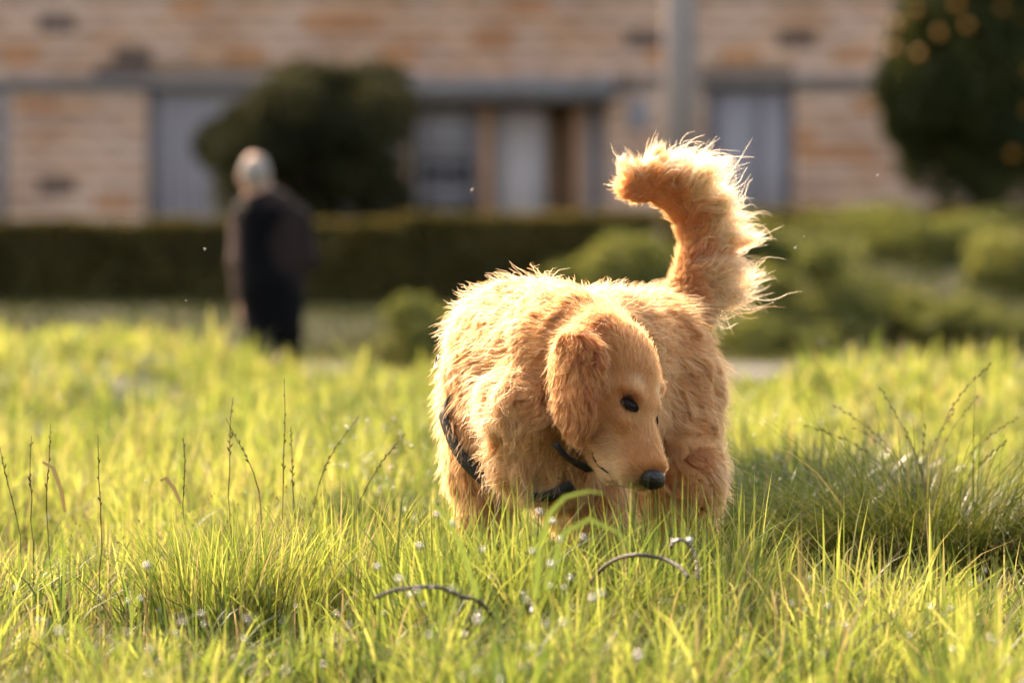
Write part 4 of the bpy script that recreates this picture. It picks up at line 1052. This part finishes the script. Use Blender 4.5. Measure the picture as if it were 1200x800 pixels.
        MB().tube(np.array(pts), [.0012, .0034, .0032, .0018, .0008], 6).build('lip', M_rim, root, smooth=True)
    # whiskers
    cv = bpy.data.hair_curves.new('whiskers'); pts = []
    for k in range(22):
        s = 1 if k % 2 else -1; b = H(rng.uniform(.10, .145), rng.uniform(-.022, -.002), s * .030); d = unit(hL * s * .9 - hF * rng.uniform(-.2, .5) - hU * rng.uniform(.1, .8)); L_ = rng.uniform(.03, .05)
        pts.append([b + d * L_ * q + np.array([0, 0, -.012]) * q * q for q in np.linspace(0, 1, 6)])
    cv.add_curves([6] * len(pts)); cv.position_data.foreach_set('vector', (np.array(pts) - org).astype(np.float32).ravel())
    ra = cv.attributes.new('radius', 'FLOAT', 'POINT'); ra.data.foreach_set('value', np.tile(np.linspace(.00022, .00006, 6), len(pts)).astype(np.float32))
    at = cv.attributes.new('tint', 'FLOAT_COLOR', 'CURVE'); at.data.foreach_set('color', np.tile([.9, .8, .65, 1], len(pts)).astype(np.float32))
    cv.materials.append(M_fur); link(bpy.data.objects.new('whiskers', cv), root)

STRAP = []
def smooth_line(pts, n):
    pts = np.array(pts); s = np.linspace(0, len(pts) - 1, n); out = []
    for u in s:
        i = min(int(u), len(pts) - 2); f = u - i; p0 = pts[max(i - 1, 0)]; p1 = pts[i]; p2 = pts[i + 1]; p3 = pts[min(i + 2, len(pts) - 1)]
        out.append(.5 * ((2 * p1) + (-p0 + p2) * f + (2 * p0 - 5 * p1 + 4 * p2 - p3) * f * f + (-p0 + 3 * p1 - 3 * p2 + p3) * f ** 3))
    return np.array(out)
def grad(x, e=.004):
    return unit(np.array([field((x + e * v)[None])[0] - field((x - e * v)[None])[0] for v in np.eye(3)]))
def seat(x, off):
    for _ in range(6):
        x = x - grad(x, .016) * (field(x[None])[0] - off)
    return x
def strap_mesh(line, width, off, thick=.0025):
    V = []; n = len(line)
    for _ in range(5): line[1:-1] = (line[:-2] + 2 * line[1:-1] + line[2:]) / 4
    for i in range(n):
        p = line[i]; tn = unit(line[min(i + 1, n - 1)] - line[max(i - 1, 0)]); nn = grad(p, .03); w = unit(np.cross(tn, nn))
        for (a, b) in ((-1, 0), (1, 0), (1, 1), (-1, 1)): V.append(p + w * a * width / 2 + nn * (b * thick))
    Q = []
    for i in range(n - 1):
        for k in range(4): Q.append((i * 4 + k, i * 4 + (k + 1) % 4, i * 4 + 4 + (k + 1) % 4, i * 4 + 4 + k))
    Q += [(0, 3, 2, 1), (n * 4 - 4, n * 4 - 3, n * 4 - 2, n * 4 - 1)]
    return np.array(V), Q

def build_harness():
    pts = [hit(*q) for q in strap_px]
    sl = smooth_line(pts, 30); line = np.array([seat(p, .017 * float(sstep(0, 6, i)) - .004 * (1 - float(sstep(0, 6, i)))) for i, p in enumerate(sl)]); STRAP.extend([seat(p, 0) for p in line[4:]])
    c = line.mean(0); root = empty('harness', c); tag(root, 'black webbing dog harness crossing the chest of the dog', 'harness')
    V, Q = strap_mesh(line, .027, .02); link(bpy.data.objects.new('strap', np_mesh('strap', V - c, quads=Q, mat=M_web, smooth=False)), root)
    # breast strap under the throat
    q2 = [hit(x, y) for x, y in [(612, 566), (632, 565), (648, 558), (663, 551)]]
    l2 = np.array([seat(p, .019 + .012 * float(sstep(0, 10, i))) for i, p in enumerate(smooth_line(q2, 16))]); STRAP.extend([seat(p, 0) for p in l2[7:]])
    V, Q = strap_mesh(l2, .022, .03, thick=.004); link(bpy.data.objects.new('breast_strap', np_mesh('breast_strap', V - c, quads=Q, mat=M_web, smooth=False)), root)
    l3 = np.array([seat(p, .026) for p in smooth_line([hit(*q) for q in [(671, 506), (678, 518), (682, 532)]], 7)]); STRAP.extend([seat(p, 0) for p in l3])
    V, Q = strap_mesh(l3, .026, .03, thick=.005); link(bpy.data.objects.new('collar_strap', np_mesh('collar_strap', V - c, quads=Q, mat=M_web, smooth=False)), root)
    # ring at the side
    p = seat(hit(528, 427), .020); nn = grad(p); u = unit(np.cross(nn, (0, 1, .2))); v = np.cross(nn, u); a = np.linspace(0, 2 * math.pi, 17)
    MB().tube(np.array([p + u * .009 * math.cos(q) + v * .015 * math.sin(q) for q in a]), .0014, 6, cap=False).build('ring', M_steel, root, smooth=True)
    STRAP.append(seat(p, 0))
build_harness()
build_dog()

def leash():
    Y0 = 7.75
    c = P(760, 655, Y0); root = empty('leash', c); tag(root, 'dark leash lying in an arc over the grass in front of the dog', 'leash')
    L1 = smooth_line([P(440, 700, 7.4), P(460, 692, 7.42), P(485, 688, 7.46), P(515, 688, 7.52), P(540, 698, 7.6), P(562, 705, 7.7), P(590, 730, 7.95), P(640, 735, 8.15), P(680, 700, 8.15), P(700, 672, 7.95), P(720, 656, Y0 + .06), P(745, 650, Y0), P(775, 654, Y0), P(796, 664, Y0 - .03), P(806, 676, Y0 - .05)], 110)
    M_rope = mat('leash_cord', (.045, .032, .03), .55, bump=(300, .6))
    MB().tube(L1, .0028, 8).build('cord', M_rope, root, smooth=True)
    L2 = smooth_line([P(786, 640, Y0), P(795, 632, Y0), P(806, 636, Y0), P(815, 650, Y0), P(817, 668, Y0), P(818, 678, Y0)], 24)
    mb = MB(); mb.tube(L2[:12], .0022, 8); mb.build('clip', M_steel, root, smooth=True)
    mb = MB()
    for k, p in enumerate(L2[11:]): mb.ball(p, .0026 if k % 2 else .0018, 8, 6)
    mb.build('chain', M_steel, root, smooth=True)

leash()

# ------------------------------------------------------------------ the man
def man():
    Y = 28.0
    def Q_(px, py, d=0.0): return P(px, py, Y + d)
    g = float(ground_z(np.array([Q_(315, 500)[0]]), np.array([Y]))[0])
    org = np.array([Q_(318, 500)[0], Y, g]); root = empty('person', org)
    tag(root, 'white haired person in a dark coat walking away by the hedge', 'person')
    M_sk = mat('skin', (.50, .28, .19), .6); M_hr = mat('white_hair', (.30, .26, .23), .8, bump=(60, .6)); M_vest = mat('black_cloth', (.004, .004, .005), .95, spec=.1)
    M_jk = mat('patterned_jacket', (.026, .015, .013), .9, noise=(11, .9, (.006, .005, .006)), spec=.2); M_slv = mat('tan_sleeve', (.16, .10, .08), .85, noise=(9, .6, (.09, .05, .045)))
    M_tr = mat('dark_trousers', (.006, .006, .008), .95, spec=.1); M_shoe = mat('shoe_leather', (.03, .02, .015), .5)
    head = Q_(298, 203, -.02); nk = Q_(304, 232, 0); top = Q_(314, 252, 0); hip = Q_(318, 335, .0)
    Lsh, Rsh = Q_(286, 254, .02), Q_(348, 260, .02)
    Lel, Rel = Q_(282, 305, .0), Q_(358, 305, .0); Lh, Rh = Q_(282, 352, .08), Q_(340, 330, .20)
    knL, knR = Q_(303, 440, -.14), Q_(333, 442, .06); anL, anR = Q_(296, 560, -.10), Q_(338, 552, .28)
    zf = g + .075; anL[2] = zf + .0; anR[2] = zf + .05
    b = [ell(head, (.068, .085, .098), k=.02), cap(head + [0, .01, -.07], nk, .054, .060, k=.02), ell(head + [-.03, .070, -.045], (.04, .03, .045), k=.03), cap(head + [-.04, .085, -.02], head + [-.046, .105, -.03], .012, .012, k=.012)]
    for s in (-1, 1): b.append(ell(head + [s * .068, .01, -.02], (.012, .02, .032), k=.008))
    b += [cap(nk, top, .062, .08, k=.04), cap(top, hip, .13, .135, k=.05), cap(Lsh, Lel, .048, .040, k=.03), cap(Lel, Lh, .038, .026, k=.02), cap(Rsh, Rel, .048, .040, k=.03), cap(Rel, Rh, .038, .026, k=.02)]
    for (h_, sg) in ((Lh, -1), (Rh, 1)):
        pl = h_ + np.array([0, -.01, -.05]); b.append(ell(pl, (.018, .038, .046), k=.015))
        for f, (dy, ln) in enumerate(((-.030, .062), (-.011, .072), (.009, .068), (.027, .054))):
            k0 = pl + np.array([0, dy, -.038]); k1 = k0 + np.array([sg * -.006, -.004, -ln * .5]); k2 = k1 + np.array([sg * -.016, -.006, -ln * .42]); b += [cap(k0, k1, .0095, .0088, k=.004), cap(k1, k2, .0088, .0075, k=.004)]
        b += [cap(pl + np.array([0, -.034, .015]), pl + np.array([-sg * .006, -.062, -.022]), .011, .009, k=.008), cap(pl + np.array([-sg * .006, -.062, -.022]), pl + np.array([-sg * .012, -.066, -.052]), .009, .008, k=.004)]
    b += [cap(hip, knL, .09, .058, k=.05), cap(hip + [.05, 0, 0], knR, .09, .058, k=.05), cap(knL, anL, .055, .038, k=.03), cap(knR, anR, .055, .038, k=.03)]
    for a in (anL, anR): b.append(cap(a, a + np.array([0, .14, -.03]), .04, .035, k=.03))
    V, Q = sdf_mesh(b, .0085); link(bpy.data.objects.new('body', np_mesh('body', V - org, quads=Q, mat=M_sk)), root)
    def part(nm, pr, m, h=.011):
        V, Q = sdf_mesh(pr, h); link(bpy.data.objects.new(nm, np_mesh(nm, V - org, quads=Q, mat=m)), root)
    part('hair', [ell(head + [.004, -.006, .004], (.073, .087, .092), k=.02), ell(head + [-.035, .10, -.03], (.08, .06, .09), k=.01, cut=True), ell(head + [-.01, -.06, .115], (.045, .05, .05), k=.01, cut=True), ell(head + [-.02, -.04, -.115], (.09, .09, .06), k=.01, cut=True)], M_hr, .008)
    part('jacket', [cap(nk + [0, 0, -.02], top, .075, .12, k=.04), cap(Lsh, Rsh, .070, .072, k=.05), cap(top, hip + [.01, 0, .02], .140, .155, k=.05), cap(Rsh, Rel, .070, .062, k=.04), cap(Rel, Rh + [0, 0, .01], .062, .048, k=.03), ell((top + hip) / 2 + [.05, .0, 0], (.13, .12, .22), k=.04)], M_jk)
    part('sleeve', [cap(Lsh + [-.004, 0, 0], Lel, .066, .054, k=.04), cap(Lel, Lh + [0, 0, .01], .056, .042, k=.03)], M_slv)
    part('vest', [cap(nk + [.0, -.03, -.03], top + [-.0, -.03, 0], .062, .120, k=.04), cap(top + [-.035, -.035, -.02], hip + [-.035, -.035, 0], .118, .125, k=.04), cap(hip + [-.01, -.03, 0], hip + [-.0, -.02, -.18], .148, .140, k=.04)], M_vest)
    part('coat_tail', [cap(hip, hip + [0, 0, -.16], .150, .145, k=.04)], M_vest)
    part('trousers', [cap(hip + [-.03, 0, -.05], knL, .105, .080, k=.03), cap(hip + [.06, 0, -.05], knR, .105, .080, k=.03), cap(knL, anL, .078, .066, k=.03), cap(knR, anR, .078, .066, k=.03)], M_tr)
    for a in (anL, anR):
        part('shoe', [cap(a + [0, 0, -.02], a + np.array([0, .15, -.04]), .050, .040, k=.03), ell(a + [0, .06, -.055], (.05, .15, .02), k=.02)], M_shoe)
man()

# drifting seeds catching the light
def seeds():
    m = mat('seed_fluff', (.8, .76, .68), .7)
    for k, (px, py, Y, s) in enumerate([(240, 292, 9.4, .0022), (218, 352, 9.1, .0014), (553, 222, 9.6, .0022), (1028, 205, 9.5, .0022), (932, 290, 9.3, .0025), (942, 277, 9.3, .0012), (896, 320, 9.2, .001), (427, 768, 7.5, .001)]):
        c = P(px, py, Y); mb = MB()
        for q in range(6):
            d = unit(rng.normal(size=3)); mb.tube([np.zeros(3), d * s * 1.6], [s * .22, s * .08], 4)
        mb.ball((0, 0, 0), s * .4, 6, 4); me = mb.build('drifting_seed', m, smooth=True); me.location = tuple(c)
        tag(me, ['pale seed drifting in front of the hedge, left of the person', 'tiny pale seed drifting just above the grass ridge at the left', 'pale seed drifting in front of the porch window', 'pale seed drifting in front of the stone wall right of the tail', 'largest pale seed drifting right of the tail before the hedge', 'tiny pale seed just above the largest one right of the tail', 'tiny pale seed drifting close to the tail fur', 'tiny pale seed low over the foreground grass'][k], 'seed', 'drifting seeds in the air')
seeds()
